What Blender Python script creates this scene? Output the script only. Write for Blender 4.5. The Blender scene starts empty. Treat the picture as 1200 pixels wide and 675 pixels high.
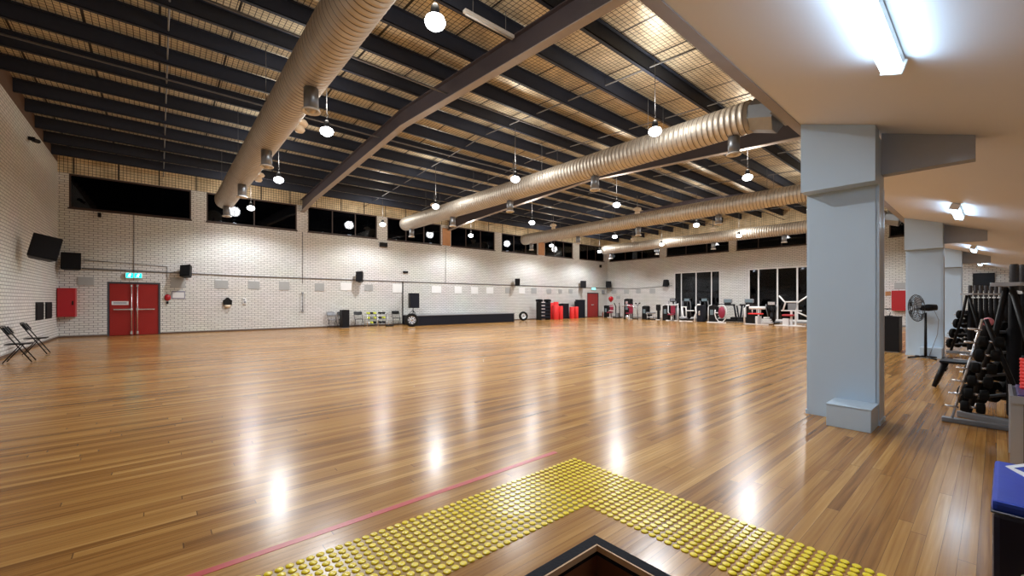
import bpy, bmesh, math, random
from mathutils import Vector, Matrix
random.seed(4)
C = bpy.context.scene.collection
PI = math.pi
# ------------------------------------------------------------------ picture -> place
F = 485.0; CX = 600.0; HY = 353.0; EYE = 1.4
UX, VX = 0.7604, -0.6494        # world X,Y of image right
UF, VF = 0.6494, 0.7604         # world X,Y of camera forward
def W(px, py=None, X=None, Y=None, Z=None):
    t = (px-CX)/F
    dx = UF+UX*t; dy = VF+VX*t
    if X is not None: d = X/dx
    elif Y is not None: d = Y/dy
    else: d = (Z-EYE)/((HY-py)/F)
    z = EYE + (0 if py is None else (HY-py)/F*d)
    return Vector((dx*d, dy*d, z))
def wx(px, Y): return W(px, Y=Y).x
def wy(px, X): return W(px, X=X).y
# ------------------------------------------------------------------ room numbers
XL, XB, YA, YN = -2.9, 31.16, 23.1, -3.2
SOFY, SOFZ, SOFS = 1.55, 3.55, 0.33
RIDGE = 11.6
def soffit_z(y): return SOFZ - SOFS*(SOFY-y)
def rafter_bot(y): return 6.65-0.05*(y-RIDGE) if y > RIDGE else 6.65-0.06*(RIDGE-y)
# ------------------------------------------------------------------ materials
def newmat(name):
    m = bpy.data.materials.new(name); m.use_nodes = True
    nt = m.node_tree; b = nt.nodes['Principled BSDF']
    return m, nt, b
def mat(name, col, rough=0.5, metal=0.0, noise=0.0, nscale=8.0, bump=0.0, emit=None, es=0.0, coat=0.0, spec=0.5):
    m, nt, b = newmat(name)
    b.inputs['Base Color'].default_value = (*col, 1)
    b.inputs['Roughness'].default_value = rough
    b.inputs['Metallic'].default_value = metal
    b.inputs['Coat Weight'].default_value = coat
    b.inputs['Specular IOR Level'].default_value = spec
    if emit:
        b.inputs['Emission Color'].default_value = (*emit, 1)
        b.inputs['Emission Strength'].default_value = es
    tc = nt.nodes.new('ShaderNodeTexCoord')
    nz = nt.nodes.new('ShaderNodeTexNoise'); nz.inputs['Scale'].default_value = nscale
    nz.inputs['Detail'].default_value = 3
    nt.links.new(tc.outputs['Object'], nz.inputs['Vector'])
    if noise > 0:
        r = nt.nodes.new('ShaderNodeValToRGB')
        r.color_ramp.elements[0].color = tuple(c*(1-noise) for c in col)+(1,)
        r.color_ramp.elements[1].color = tuple(min(1, c*(1+noise)) for c in col)+(1,)
        nt.links.new(nz.outputs['Fac'], r.inputs['Fac'])
        nt.links.new(r.outputs['Color'], b.inputs['Base Color'])
    if bump > 0:
        bp = nt.nodes.new('ShaderNodeBump'); bp.inputs['Strength'].default_value = bump
        bp.inputs['Distance'].default_value = 0.01
        nt.links.new(nz.outputs['Fac'], bp.inputs['Height'])
        nt.links.new(bp.outputs['Normal'], b.inputs['Normal'])
    return m
def math_node(nt, op, a, b=None, c=None):
    n = nt.nodes.new('ShaderNodeMath'); n.operation = op
    for i, v in enumerate((a, b, c)):
        if v is None: continue
        if isinstance(v, (int, float)): n.inputs[i].default_value = v
        else: nt.links.new(v, n.inputs[i])
    return n.outputs[0]
def brick_mat(name, axis):
    m, nt, b = newmat(name)
    geo = nt.nodes.new('ShaderNodeTexCoord')
    sep = nt.nodes.new('ShaderNodeSeparateXYZ'); nt.links.new(geo.outputs['Object'], sep.inputs[0])
    cmb = nt.nodes.new('ShaderNodeCombineXYZ')
    nt.links.new(sep.outputs[axis], cmb.inputs[0]); nt.links.new(sep.outputs['Z'], cmb.inputs[1])
    br = nt.nodes.new('ShaderNodeTexBrick')
    br.inputs['Scale'].default_value = 1; br.inputs['Brick Width'].default_value = 0.26
    br.inputs['Row Height'].default_value = 0.09; br.inputs['Mortar Size'].default_value = 0.010
    br.inputs['Mortar Smooth'].default_value = 0.3
    br.inputs['Color1'].default_value = (0.80, 0.79, 0.76, 1)
    br.inputs['Color2'].default_value = (0.72, 0.71, 0.68, 1)
    br.inputs['Mortar'].default_value = (0.25, 0.245, 0.24, 1)
    nt.links.new(cmb.outputs[0], br.inputs['Vector'])
    nz = nt.nodes.new('ShaderNodeTexNoise'); nz.inputs['Scale'].default_value = 0.8
    nt.links.new(geo.outputs['Object'], nz.inputs['Vector'])
    mx = nt.nodes.new('ShaderNodeMixRGB'); mx.blend_type = 'MULTIPLY'; mx.inputs['Fac'].default_value = 0.12
    nt.links.new(br.outputs['Color'], mx.inputs[1]); nt.links.new(nz.outputs['Color'], mx.inputs[2])
    nt.links.new(mx.outputs[0], b.inputs['Base Color'])
    bp = nt.nodes.new('ShaderNodeBump'); bp.inputs['Strength'].default_value = 0.5; bp.inputs['Distance'].default_value = 0.008
    bp.invert = True
    nt.links.new(br.outputs['Fac'], bp.inputs['Height']); nt.links.new(bp.outputs['Normal'], b.inputs['Normal'])
    b.inputs['Roughness'].default_value = 0.45
    return m
def board_mat(name, cols, bw=0.068, bl=3.6, rough=0.225, bumpd=0.0012):
    m, nt, b = newmat(name); L = nt.links.new
    tc = nt.nodes.new('ShaderNodeTexCoord'); sep = nt.nodes.new('ShaderNodeSeparateXYZ')
    L(tc.outputs['Object'], sep.inputs[0])
    x, y = sep.outputs['X'], sep.outputs['Y']
    r = math_node(nt, 'DIVIDE', y, bw); row = math_node(nt, 'FLOOR', r); fr = math_node(nt, 'FRACT', r)
    wn = nt.nodes.new('ShaderNodeTexWhiteNoise'); wn.noise_dimensions = '1D'; L(row, wn.inputs['W'])
    off = math_node(nt, 'MULTIPLY', wn.outputs['Value'], 7.3)
    c = math_node(nt, 'ADD', math_node(nt, 'DIVIDE', x, bl), off); col = math_node(nt, 'FLOOR', c); fc = math_node(nt, 'FRACT', c)
    cb = nt.nodes.new('ShaderNodeCombineXYZ'); L(row, cb.inputs[0]); L(col, cb.inputs[1])
    w2 = nt.nodes.new('ShaderNodeTexWhiteNoise'); w2.noise_dimensions = '2D'; L(cb.outputs[0], w2.inputs['Vector'])
    # grain
    mp = nt.nodes.new('ShaderNodeMapping'); mp.inputs['Scale'].default_value = (1.2, 45, 1)
    L(tc.outputs['Object'], mp.inputs['Vector'])
    ad = nt.nodes.new('ShaderNodeVectorMath'); ad.operation = 'ADD'; L(mp.outputs[0], ad.inputs[0])
    sc = nt.nodes.new('ShaderNodeVectorMath'); sc.operation = 'SCALE'; L(w2.outputs['Color'], sc.inputs[0]); sc.inputs['Scale'].default_value = 30
    L(sc.outputs[0], ad.inputs[1])
    g = nt.nodes.new('ShaderNodeTexNoise'); g.inputs['Scale'].default_value = 1.0; g.inputs['Detail'].default_value = 5; g.inputs['Distortion'].default_value = 0.4
    L(ad.outputs[0], g.inputs['Vector'])
    big = nt.nodes.new('ShaderNodeTexNoise'); big.inputs['Scale'].default_value = 0.35; L(tc.outputs['Object'], big.inputs['Vector'])
    t = math_node(nt, 'ADD', math_node(nt, 'MULTIPLY', w2.outputs['Value'], 0.36), math_node(nt, 'MULTIPLY', g.outputs['Fac'], 0.62))
    t = math_node(nt, 'ADD', t, math_node(nt, 'MULTIPLY', math_node(nt, 'SUBTRACT', big.outputs['Fac'], 0.5), 0.5))
    cr = nt.nodes.new('ShaderNodeValToRGB'); e = cr.color_ramp.elements
    e[0].position = 0.16; e[0].color = (*cols[0], 1); e[1].position = 0.84; e[1].color = (*cols[-1], 1)
    for i, cc in enumerate(cols[1:-1]):
        k = e.new(0.16+0.68*(i+1)/(len(cols)-1)); k.color = (*cc, 1)
    L(t, cr.inputs['Fac'])
    # gaps
    g1 = math_node(nt, 'LESS_THAN', math_node(nt, 'ABSOLUTE', math_node(nt, 'SUBTRACT', fr, 0.5)), 0.5-0.014)
    g2 = math_node(nt, 'LESS_THAN', math_node(nt, 'ABSOLUTE', math_node(nt, 'SUBTRACT', fc, 0.5)), 0.5-0.0008)
    gap = math_node(nt, 'MULTIPLY', g1, g2)
    mx = nt.nodes.new('ShaderNodeMixRGB'); mx.inputs[1].default_value = (0.07, 0.035, 0.018, 1)
    L(math_node(nt, 'ADD', math_node(nt, 'MULTIPLY', gap, 0.75), 0.25), mx.inputs['Fac']); L(cr.outputs['Color'], mx.inputs[2]); L(mx.outputs[0], b.inputs['Base Color'])
    rn = nt.nodes.new('ShaderNodeTexNoise'); rn.inputs['Scale'].default_value = 1.7; rn.inputs['Detail'].default_value = 6; L(tc.outputs['Object'], rn.inputs['Vector'])
    L(math_node(nt, 'ADD', math_node(nt, 'MULTIPLY', rn.outputs['Fac'], 0.10), rough-0.03), b.inputs['Roughness'])
    tilt = math_node(nt, 'MULTIPLY', math_node(nt, 'ABSOLUTE', math_node(nt, 'SUBTRACT', fr, 0.5)), -0.35)
    h = math_node(nt, 'ADD', tilt, math_node(nt, 'MULTIPLY', gap, 0.25))
    fn = nt.nodes.new('ShaderNodeTexNoise'); fn.inputs['Scale'].default_value = 22; fn.inputs['Detail'].default_value = 4; L(tc.outputs['Object'], fn.inputs['Vector'])
    h = math_node(nt, 'ADD', h, math_node(nt, 'ADD', math_node(nt, 'MULTIPLY', rn.outputs['Fac'], 0.9), math_node(nt, 'MULTIPLY', fn.outputs['Fac'], 0.35)))
    bp = nt.nodes.new('ShaderNodeBump'); bp.inputs['Strength'].default_value = 0.6; bp.inputs['Distance'].default_value = bumpd
    L(h, bp.inputs['Height']); L(bp.outputs['Normal'], b.inputs['Normal'])
    b.inputs['Coat Weight'].default_value = 0.08; b.inputs['Coat Roughness'].default_value = 0.16; b.inputs['Specular IOR Level'].default_value = 0.28
    return m
def foil_mat(name, c1, c2, grid=0.11, gw=0.12, metal=0.3, axes='XY'):
    m, nt, b = newmat(name); L = nt.links.new
    tc = nt.nodes.new('ShaderNodeTexCoord'); sep = nt.nodes.new('ShaderNodeSeparateXYZ'); L(tc.outputs['Object'], sep.inputs[0])
    nz = nt.nodes.new('ShaderNodeTexNoise'); nz.inputs['Scale'].default_value = 2.2; nz.inputs['Detail'].default_value = 6; L(tc.outputs['Object'], nz.inputs['Vector'])
    cr = nt.nodes.new('ShaderNodeValToRGB'); cr.color_ramp.elements[0].position = 0.3; cr.color_ramp.elements[1].position = 0.7
    cr.color_ramp.elements[0].color = (*c1, 1); cr.color_ramp.elements[1].color = (*c2, 1); L(nz.outputs['Fac'], cr.inputs['Fac'])
    def line(s, g, w):
        return math_node(nt, 'LESS_THAN', math_node(nt, 'FRACT', math_node(nt, 'DIVIDE', s, g)), w)
    a = line(sep.outputs[axes[0]], grid, gw); d = line(sep.outputs[axes[1]], grid, gw)
    sh = line(sep.outputs['X'], 1.25, 0.035)
    mm = math_node(nt, 'MAXIMUM', math_node(nt, 'MAXIMUM', a, d), sh)
    mx = nt.nodes.new('ShaderNodeMixRGB'); L(mm, mx.inputs['Fac']); L(cr.outputs['Color'], mx.inputs[1]); mx.inputs[2].default_value = (0.03, 0.027, 0.025, 1)
    L(mx.outputs[0], b.inputs['Base Color'])
    b.inputs['Metallic'].default_value = metal; b.inputs['Roughness'].default_value = 0.42
    bp = nt.nodes.new('ShaderNodeBump'); bp.inputs['Strength'].default_value = 0.6; bp.inputs['Distance'].default_value = 0.05
    L(nz.outputs['Fac'], bp.inputs['Height']); L(bp.outputs['Normal'], b.inputs['Normal'])
    return m
def glass_mat(name, tint=(0.25, 0.27, 0.3)):
    m = bpy.data.materials.new(name); m.use_nodes = True; nt = m.node_tree; nt.nodes.clear()
    o = nt.nodes.new('ShaderNodeOutputMaterial'); mx = nt.nodes.new('ShaderNodeMixShader')
    tr = nt.nodes.new('ShaderNodeBsdfTransparent'); tr.inputs[0].default_value = (*tint, 1)
    gl = nt.nodes.new('ShaderNodeBsdfGlossy'); gl.inputs['Roughness'].default_value = 0.03; gl.inputs['Color'].default_value = (0.8, 0.85, 0.95, 1)
    fr = nt.nodes.new('ShaderNodeFresnel'); fr.inputs['IOR'].default_value = 1.5
    nt.links.new(fr.outputs[0], mx.inputs[0]); nt.links.new(tr.outputs[0], mx.inputs[1]); nt.links.new(gl.outputs[0], mx.inputs[2])
    nt.links.new(mx.outputs[0], o.inputs[0]); return m

M = {}
M['brickX'] = brick_mat('painted_brick_x', 'X'); M['brickY'] = brick_mat('painted_brick_y', 'Y')
M['floor'] = board_mat('floor_boards', [(0.15, 0.062, 0.018), (0.33, 0.155, 0.042), (0.46, 0.24, 0.070), (0.64, 0.39, 0.14)])
M['stairwood'] = mat('stair_timber', (0.16, 0.06, 0.025), 0.3, noise=0.4, nscale=6)
M['timber_edge'] = mat('pale_timber_edge', (0.62, 0.40, 0.22), 0.45, noise=0.2)
M['foil'] = foil_mat('roof_foil_mesh', (0.60, 0.53, 0.39), (0.92, 0.82, 0.62))
M['foilband'] = foil_mat('wall_top_foil', (0.60, 0.49, 0.31), (0.95, 0.80, 0.55), grid=0.11, gw=0.12, metal=0.3, axes='XZ')
M['foilbandY'] = foil_mat('wall_top_foil_y', (0.60, 0.49, 0.31), (0.95, 0.80, 0.55), grid=0.11, gw=0.12, metal=0.3, axes='YZ')
M['purlin'] = mat('purlin_grey', (0.024, 0.030, 0.050), 0.6, noise=0.15, spec=0.3)
M['rafter'] = mat('rafter_grey', (0.065, 0.052, 0.062), 0.5, noise=0.1)
M['flange'] = mat('rafter_flange_grey', (0.36, 0.32, 0.30), 0.5, noise=0.1)
M['soffit'] = mat('soffit_plaster', (0.78, 0.775, 0.79), 0.6, noise=0.03, nscale=0.8)
M['column'] = mat('column_paint', (0.51, 0.635, 0.76), 0.4, noise=0.03, nscale=2)
M['beam'] = mat('bracket_beam_grey', (0.36, 0.385, 0.44), 0.5, noise=0.05)
M['steel'] = mat('corner_steel', (0.55, 0.56, 0.60), 0.3, metal=0.6)
M['galv'] = mat('galvanised_duct', (0.56, 0.52, 0.47), 0.42, metal=0.85, noise=0.12, nscale=5, bump=0.1)
def duct_mat():
    m, nt, b = newmat('spiral_duct'); L = nt.links.new
    tc = nt.nodes.new('ShaderNodeTexCoord'); sep = nt.nodes.new('ShaderNodeSeparateXYZ'); L(tc.outputs['Object'], sep.inputs[0])
    at = math_node(nt, 'ARCTAN2', sep.outputs['X'], sep.outputs['Z'])
    v = math_node(nt, 'ADD', math_node(nt, 'DIVIDE', sep.outputs['Y'], 0.13), math_node(nt, 'DIVIDE', at, 2*PI))
    f_ = math_node(nt, 'FRACT', v)
    seam = math_node(nt, 'LESS_THAN', f_, 0.11)
    rib = math_node(nt, 'SINE', math_node(nt, 'MULTIPLY', v, 2*PI))
    nz = nt.nodes.new('ShaderNodeTexNoise'); nz.inputs['Scale'].default_value = 3; L(tc.outputs['Object'], nz.inputs['Vector'])
    cr = nt.nodes.new('ShaderNodeValToRGB'); cr.color_ramp.elements[0].color = (0.50, 0.47, 0.43, 1); cr.color_ramp.elements[1].color = (0.72, 0.68, 0.62, 1); L(nz.outputs['Fac'], cr.inputs['Fac'])
    mx = nt.nodes.new('ShaderNodeMixRGB'); L(seam, mx.inputs['Fac']); L(cr.outputs['Color'], mx.inputs[1]); mx.inputs[2].default_value = (0.14, 0.13, 0.13, 1); L(mx.outputs[0], b.inputs['Base Color'])
    b.inputs['Metallic'].default_value = 0.7; b.inputs['Roughness'].default_value = 0.5
    bp = nt.nodes.new('ShaderNodeBump'); bp.inputs['Strength'].default_value = 0.35; bp.inputs['Distance'].default_value = 0.01; L(rib, bp.inputs['Height']); L(bp.outputs['Normal'], b.inputs['Normal'])
    return m
M['duct'] = duct_mat()
M['galv_dark'] = mat('galvanised_spigot', (0.30, 0.33, 0.38), 0.4, metal=0.85, noise=0.1)
M['cream'] = mat('cream_plastic', (0.80, 0.66, 0.50), 0.5, noise=0.05)
M['black'] = mat('black_satin', (0.006, 0.006, 0.007), 0.45, noise=0.2, spec=0.25)
M['blackmat'] = mat('black_matte', (0.009, 0.009, 0.011), 0.75, noise=0.3, nscale=40, spec=0.2)
M['navy'] = mat('navy_black', (0.006, 0.008, 0.016), 0.5, noise=0.2, spec=0.25)
M['rubber'] = mat('black_rubber', (0.009, 0.009, 0.009), 0.75, noise=0.3, nscale=30, bump=0.2, spec=0.2)
M['darkframe'] = mat('dark_window_frame', (0.05, 0.028, 0.022), 0.5, noise=0.1)
M['white'] = mat('white_enamel', (0.80, 0.80, 0.80), 0.35, noise=0.03)
M['panelwhite'] = mat('white_board', (0.84, 0.85, 0.85), 0.5, noise=0.03)
M['vent'] = mat('grey_vent', (0.42, 0.43, 0.43), 0.5, noise=0.1, nscale=30)
M['reddoor'] = mat('red_door_paint', (0.31, 0.014, 0.012), 0.35, noise=0.08, nscale=2)
M['red'] = mat('bright_red_vinyl', (0.85, 0.035, 0.035), 0.4, noise=0.05)
M['redcab'] = mat('red_cabinet_enamel', (0.42, 0.012, 0.02), 0.35, noise=0.05)
M['doorframe'] = mat('door_frame_charcoal', (0.06, 0.06, 0.075), 0.5, noise=0.1)
M['chrome'] = mat('brushed_chrome', (0.75, 0.75, 0.77), 0.25, metal=0.8, noise=0.05)
M['burg'] = mat('burgundy_vinyl', (0.30, 0.02, 0.055), 0.4, noise=0.08)
M['grey'] = mat('mid_grey_plastic', (0.22, 0.23, 0.25), 0.5, noise=0.1)
M['darkgrip'] = mat('dark_knurled_grip', (0.055, 0.055, 0.062), 0.6, noise=0.3, nscale=60)
M['screen'] = mat('console_screen', (0.16, 0.22, 0.25), 0.25, noise=0.2)
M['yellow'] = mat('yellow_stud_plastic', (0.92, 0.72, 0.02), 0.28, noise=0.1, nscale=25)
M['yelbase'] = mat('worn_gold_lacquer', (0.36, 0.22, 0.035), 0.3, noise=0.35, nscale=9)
M['lime'] = mat('lime_vinyl', (0.70, 0.78, 0.08), 0.5, noise=0.1)
M['pink'] = mat('pink_vinyl', (0.85, 0.28, 0.36), 0.45, noise=0.05)
M['pinkline'] = mat('pink_line_tape', (0.55, 0.06, 0.065), 0.35, noise=0.2, nscale=14)
M['nosing'] = mat('black_stair_nosing', (0.008, 0.009, 0.015), 0.75, noise=0.3, nscale=60, bump=0.3, spec=0.15)
M['tan'] = mat('varnished_timber_post', (0.42, 0.19, 0.07), 0.45, noise=0.2, nscale=5)
M['brown'] = mat('brown_timber_plate', (0.12, 0.07, 0.045), 0.6, noise=0.2)
M['glass'] = glass_mat('night_glass')
M['blue'] = mat('blue_vinyl', (0.012, 0.05, 0.42), 0.35, noise=0.15, nscale=6, bump=0.2)
M['bluedark'] = mat('navy_vinyl', (0.008, 0.010, 0.035), 0.32, noise=0.2, nscale=6, bump=0.15)
M['bluemid'] = mat('dusk_blue_vinyl', (0.03, 0.04, 0.16), 0.35, noise=0.2)
M['purple'] = mat('purple_vinyl', (0.05, 0.03, 0.14), 0.5, noise=0.2)
M['bulb'] = mat('lamp_glow', (1, 1, 1), 0.5, emit=(0.93, 0.97, 1.0), es=9)
M['tube'] = mat('tube_glow', (1, 1, 1), 0.5, emit=(0.55, 0.82, 1.0), es=7)
M['exit'] = mat('exit_sign_glow', (0.0, 0.5, 0.45), 0.5, emit=(0.0, 0.85, 0.72), es=2.2)
M['exitw'] = mat('exit_sign_white', (0.8, 1, 1), 0.5, emit=(0.6, 1, 0.98), es=2.5)
M['outside'] = mat('night_outside', (0.012, 0.013, 0.018), 0.9, noise=0.3, nscale=1)
M['bulb'].cycles.emission_sampling = 'NONE'; M['tube'].cycles.emission_sampling = 'NONE'
M['exit'].cycles.emission_sampling = 'NONE'; M['exitw'].cycles.emission_sampling = 'NONE'
M['cable'] = mat('grey_conduit', (0.16, 0.16, 0.17), 0.5, noise=0.1)
M['paper'] = mat('printed_notice', (0.75, 0.76, 0.78), 0.6, noise=0.04)
M['ink'] = mat('grey_print', (0.25, 0.25, 0.32), 0.6, noise=0.1)
# ------------------------------------------------------------------ mesh builder
class MB:
    def __init__(s): s.bm = bmesh.new(); s.smooth = False
    def box(s, x0, x1, y0, y1, z0, z1, bev=0.0, mtx=None):
        x0, x1 = min(x0, x1), max(x0, x1); y0, y1 = min(y0, y1), max(y0, y1); z0, z1 = min(z0, z1), max(z0, z1)
        b = bmesh.new(); bmesh.ops.create_cube(b, size=1)
        for v in b.verts:
            v.co = Vector(((x0+x1)/2+v.co.x*(x1-x0), (y0+y1)/2+v.co.y*(y1-y0), (z0+z1)/2+v.co.z*(z1-z0)))
        if bev > 0:
            bev = min(bev, 0.49*min(x1-x0, y1-y0, z1-z0))
            bmesh.ops.bevel(b, geom=list(b.edges), offset=bev, segments=2, affect='EDGES', profile=0.6)
        if mtx is not None: bmesh.ops.transform(b, matrix=mtx, verts=b.verts)
        s._merge(b); return s
    def _merge(s, b):
        t = bpy.data.meshes.new('t'); b.to_mesh(t); b.free(); s.bm.from_mesh(t); bpy.data.meshes.remove(t)
    def prism(s, pts, axis, a0, a1):
        """polygon pts (2D) extruded along axis: 'x' pts=(y,z), 'y' pts=(x,z), 'z' pts=(x,y)"""
        def mk(p, a):
            return Vector((a, p[0], p[1])) if axis == 'x' else Vector((p[0], a, p[1])) if axis == 'y' else Vector((p[0], p[1], a))
        b = bmesh.new()
        v0 = [b.verts.new(mk(p, a0)) for p in pts]; v1 = [b.verts.new(mk(p, a1)) for p in pts]
        b.faces.new(v0); b.faces.new(list(reversed(v1)))
        n = len(pts)
        for i in range(n): b.faces.new((v0[i], v1[i], v1[(i+1) % n], v0[(i+1) % n]))
        bmesh.ops.recalc_face_normals(b, faces=b.faces); s._merge(b); return s
    def tube(s, pts, r, seg=8, closed=False):
        pts = [Vector(p) for p in pts]; b = bmesh.new(); rings = []; n = len(pts)
        rr = r if isinstance(r, (list, tuple)) else [r]*n
        for i, p in enumerate(pts):
            if closed: t = (pts[(i+1) % n]-pts[i-1])
            elif i == 0: t = pts[1]-p
            elif i == n-1: t = p-pts[i-1]
            else: t = (pts[i+1]-p).normalized()+(p-pts[i-1]).normalized()
            t.normalize()
            up = Vector((0, 0, 1)) if abs(t.z) < 0.95 else Vector((1, 0, 0))
            a = t.cross(up).normalized(); c = a.cross(t).normalized()
            rings.append([b.verts.new(p+rr[i]*(math.cos(2*PI*k/seg)*a+math.sin(2*PI*k/seg)*c)) for k in range(seg)])
        m = n if closed else n-1
        for i in range(m):
            A, B = rings[i], rings[(i+1) % n]
            for k in range(seg):
                b.faces.new((A[k], A[(k+1) % seg], B[(k+1) % seg], B[k]))
        if not closed:
            b.faces.new(list(reversed(rings[0]))); b.faces.new(rings[-1])
        bmesh.ops.recalc_face_normals(b, faces=b.faces)
        for f in b.faces: f.smooth = len(f.verts) == 4
        s._merge(b); return s
    def lathe(s, prof, seg=24, mtx=None, smooth=True, cap=True):
        """prof list of (r,z) about z"""
        b = bmesh.new(); rings = []
        for r, z in prof:
            if r < 1e-5: rings.append([b.verts.new((0, 0, z))])
            else: rings.append([b.verts.new((r*math.cos(2*PI*k/seg), r*math.sin(2*PI*k/seg), z)) for k in range(seg)])
        for A, B in zip(rings, rings[1:]):
            if len(A) == 1 and len(B) == 1: continue
            for k in range(seg):
                if len(A) == 1: b.faces.new((A[0], B[(k+1) % seg], B[k]))
                elif len(B) == 1: b.faces.new((A[k], A[(k+1) % seg], B[0]))
                else: b.faces.new((A[k], A[(k+1) % seg], B[(k+1) % seg], B[k]))
        if cap:
            if len(rings[0]) > 1: b.faces.new(list(reversed(rings[0])))
            if len(rings[-1]) > 1: b.faces.new(rings[-1])
        bmesh.ops.recalc_face_normals(b, faces=b.faces)
        for f in b.faces: f.smooth = smooth and len(f.verts) <= 4
        if mtx is not None: bmesh.ops.transform(b, matrix=mtx, verts=b.verts)
        s._merge(b); return s
    def build(s, name, m, parent=None, loc=(0, 0, 0), rot=(0, 0, 0)):
        me = bpy.data.meshes.new(name); s.bm.to_mesh(me); s.bm.free(); me.materials.append(m)
        o = bpy.data.objects.new(name, me); C.objects.link(o)
        o.location = loc; o.rotation_euler = rot
        if parent is not None: o.parent = parent
        return o
def T(x, y, z, rx=0, ry=0, rz=0):
    return Matrix.Translation((x, y, z)) @ Matrix.Rotation(rz, 4, 'Z') @ Matrix.Rotation(ry, 4, 'Y') @ Matrix.Rotation(rx, 4, 'X')
def tag(o, label=None, cat=None, group=None, kind=None):
    if label: o['label'] = label
    if cat: o['category'] = cat
    if group: o['group'] = group
    if kind: o['kind'] = kind
    return o
def thing(name, label, cat, loc=(0, 0, 0), rz=0, group=None, rot=None, kind=None):
    o = bpy.data.objects.new(name, None); C.objects.link(o); o.empty_display_size = 0.1
    o.location = loc; o.rotation_euler = rot if rot else (0, 0, rz)
    return tag(o, label, cat, group, kind)
def kids(o): return [c for c in bpy.data.objects if c.parent is o]
def dup(root, loc=None, rz=None, label=None, group=None, rot=None):
    r = root.copy(); C.objects.link(r)
    if loc is not None: r.location = loc
    if rz is not None: r.rotation_euler = (0, 0, rz)
    if rot is not None: r.rotation_euler = rot
    if label: r['label'] = label
    if group: r['group'] = group
    for ch in kids(root):
        c = ch.copy(); C.objects.link(c); c.parent = r
        for g in kids(ch):
            d = g.copy(); C.objects.link(d); d.parent = c
    return r
ORD = ['first', 'second', 'third', 'fourth', 'fifth', 'sixth', 'seventh', 'eighth', 'ninth', 'tenth', 'eleventh', 'twelfth', 'thirteenth', 'fourteenth', 'fifteenth', 'sixteenth', 'seventeenth', 'eighteenth', 'nineteenth', 'twentieth', 'twenty-first']
def wall_cells(mb, axis, c0, c1, a0, a1, z0, z1, holes):
    As = sorted({a0, a1, *[h[0] for h in holes], *[h[1] for h in holes]}); Zs = sorted({z0, z1, *[h[2] for h in holes], *[h[3] for h in holes]})
    for i in range(len(As)-1):
        for j in range(len(Zs)-1):
            am = (As[i]+As[i+1])/2; zm = (Zs[j]+Zs[j+1])/2
            if am < a0 or am > a1: continue
            if any(h[0] < am < h[1] and h[2] < zm < h[3] for h in holes): continue
            if axis == 'y': mb.box(As[i], As[i+1], c0, c1, Zs[j], Zs[j+1])
            else: mb.box(c0, c1, As[i], As[i+1], Zs[j], Zs[j+1])
# ------------------------------------------------------------------ floor
HX0, HX1, HY0, HY1 = -1.2, 1.98, -0.9, 1.557
f = MB()
f.box(XL, XB, HY1, YA, -0.06, 0); f.box(HX1, XB, YN, HY1, -0.06, 0)
f.box(XL, HX0, YN, HY1, -0.06, 0); f.box(HX0, HX1, YN, HY0, -0.06, 0)
tag(f.build('floor', M['floor']), kind='structure')
# stairwell
nb = MB(); nb.box(HX0, HX1+0.0, HY1-0.062, HY1, 0.0, 0.006); nb.box(HX1-0.062, HX1, HY0, HY1-0.062, 0.0, 0.006)
nb.box(HX0, HX1, HY1-0.062, HY1, -0.06, 0.0); nb.box(HX1-0.062, HX1, HY0, HY1-0.062, -0.06, 0.0)
tag(nb.build('stair_nosing', M['nosing']), 'black grit edging strip around the open corner of the stairwell', 'stair edging')
sw = MB()
sw.box(HX0, HX1-0.062, HY1-0.072, HY1-0.062, -0.03, 0.004); sw.box(HX1-0.072, HX1-0.062, HY0, HY1-0.072, -0.03, 0.004)
tag(sw.build('trim_1', M['timber_edge']), kind='structure')
lin = MB()
lin.box(HX0, HX1, HY1-0.06, HY1, -2.2, -0.06); lin.box(HX1-0.06, HX1, HY0, HY1-0.06, -2.2, -0.06)
lin.box(HX0, HX1, HY0, HY0+0.05, -2.2, -0.06); lin.box(HX0, HX0+0.05, HY0+0.05, HY1-0.06, -2.2, -0.06)
tag(lin.build('wall_stairwell', M['stairwood']), kind='structure')
st = thing('staircase', 'dark varnished timber steps going down inside the stairwell', 'stairs')
for k in range(8):
    x1 = HX1-0.06-0.30*k; z = -0.2-0.18*k
    MB().box(x1-0.33, x1, HY0+0.055, HY1-0.065, z-0.035, z).build('tread', M['stairwood'], st)
    MB().box(x1-0.32, x1-0.30, HY0+0.05, HY1-0.06, z-0.18, z-0.035).build('riser', M['stairwood'], st)
# pink line
pl = MB(); pl.box(-2.5, W(652, 530, Z=0).x, 2.632, 2.682, 0.0, 0.0015)
tag(pl.build('court_line', M['pinkline']), 'faded pink painted court line beside the yellow studs', 'floor line')
# tactile studs
S1 = (0.0, 2.823, 1.813, 2.45)
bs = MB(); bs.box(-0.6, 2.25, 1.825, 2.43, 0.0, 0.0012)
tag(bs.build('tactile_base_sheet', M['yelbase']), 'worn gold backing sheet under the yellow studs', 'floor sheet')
pts = []
for i in range(68):
    for j in range(12): pts.append((2.80-0.0505*i, 2.425-0.0528*j))
for i in range(44):
    for j in range(12): pts.append((2.80-0.0505*j, 2.425-0.0528*12-0.0505*i))
pts = [p for p in pts if not (p[0] > 2.5 and p[1] < 0.05)]
def seen(p):
    fw = p[0]*UF+p[1]*VF; rt = p[0]*UX+p[1]*VX
    if fw < 0.3: return False
    px = CX+F*rt/fw; py = HY+F*EYE/fw
    return -5 < px < 1205 and py < 680
pts.sort(key=lambda p: (not seen(p), math.hypot(*p)))
def stud(mb, x, y): mb.lathe([(0.0215, 0.0), (0.0205, 0.0035), (0.017, 0.0055), (0, 0.006)], 14, T(x, y, 0.0012))
m0 = MB(); stud(m0, 0, 0)
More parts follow.
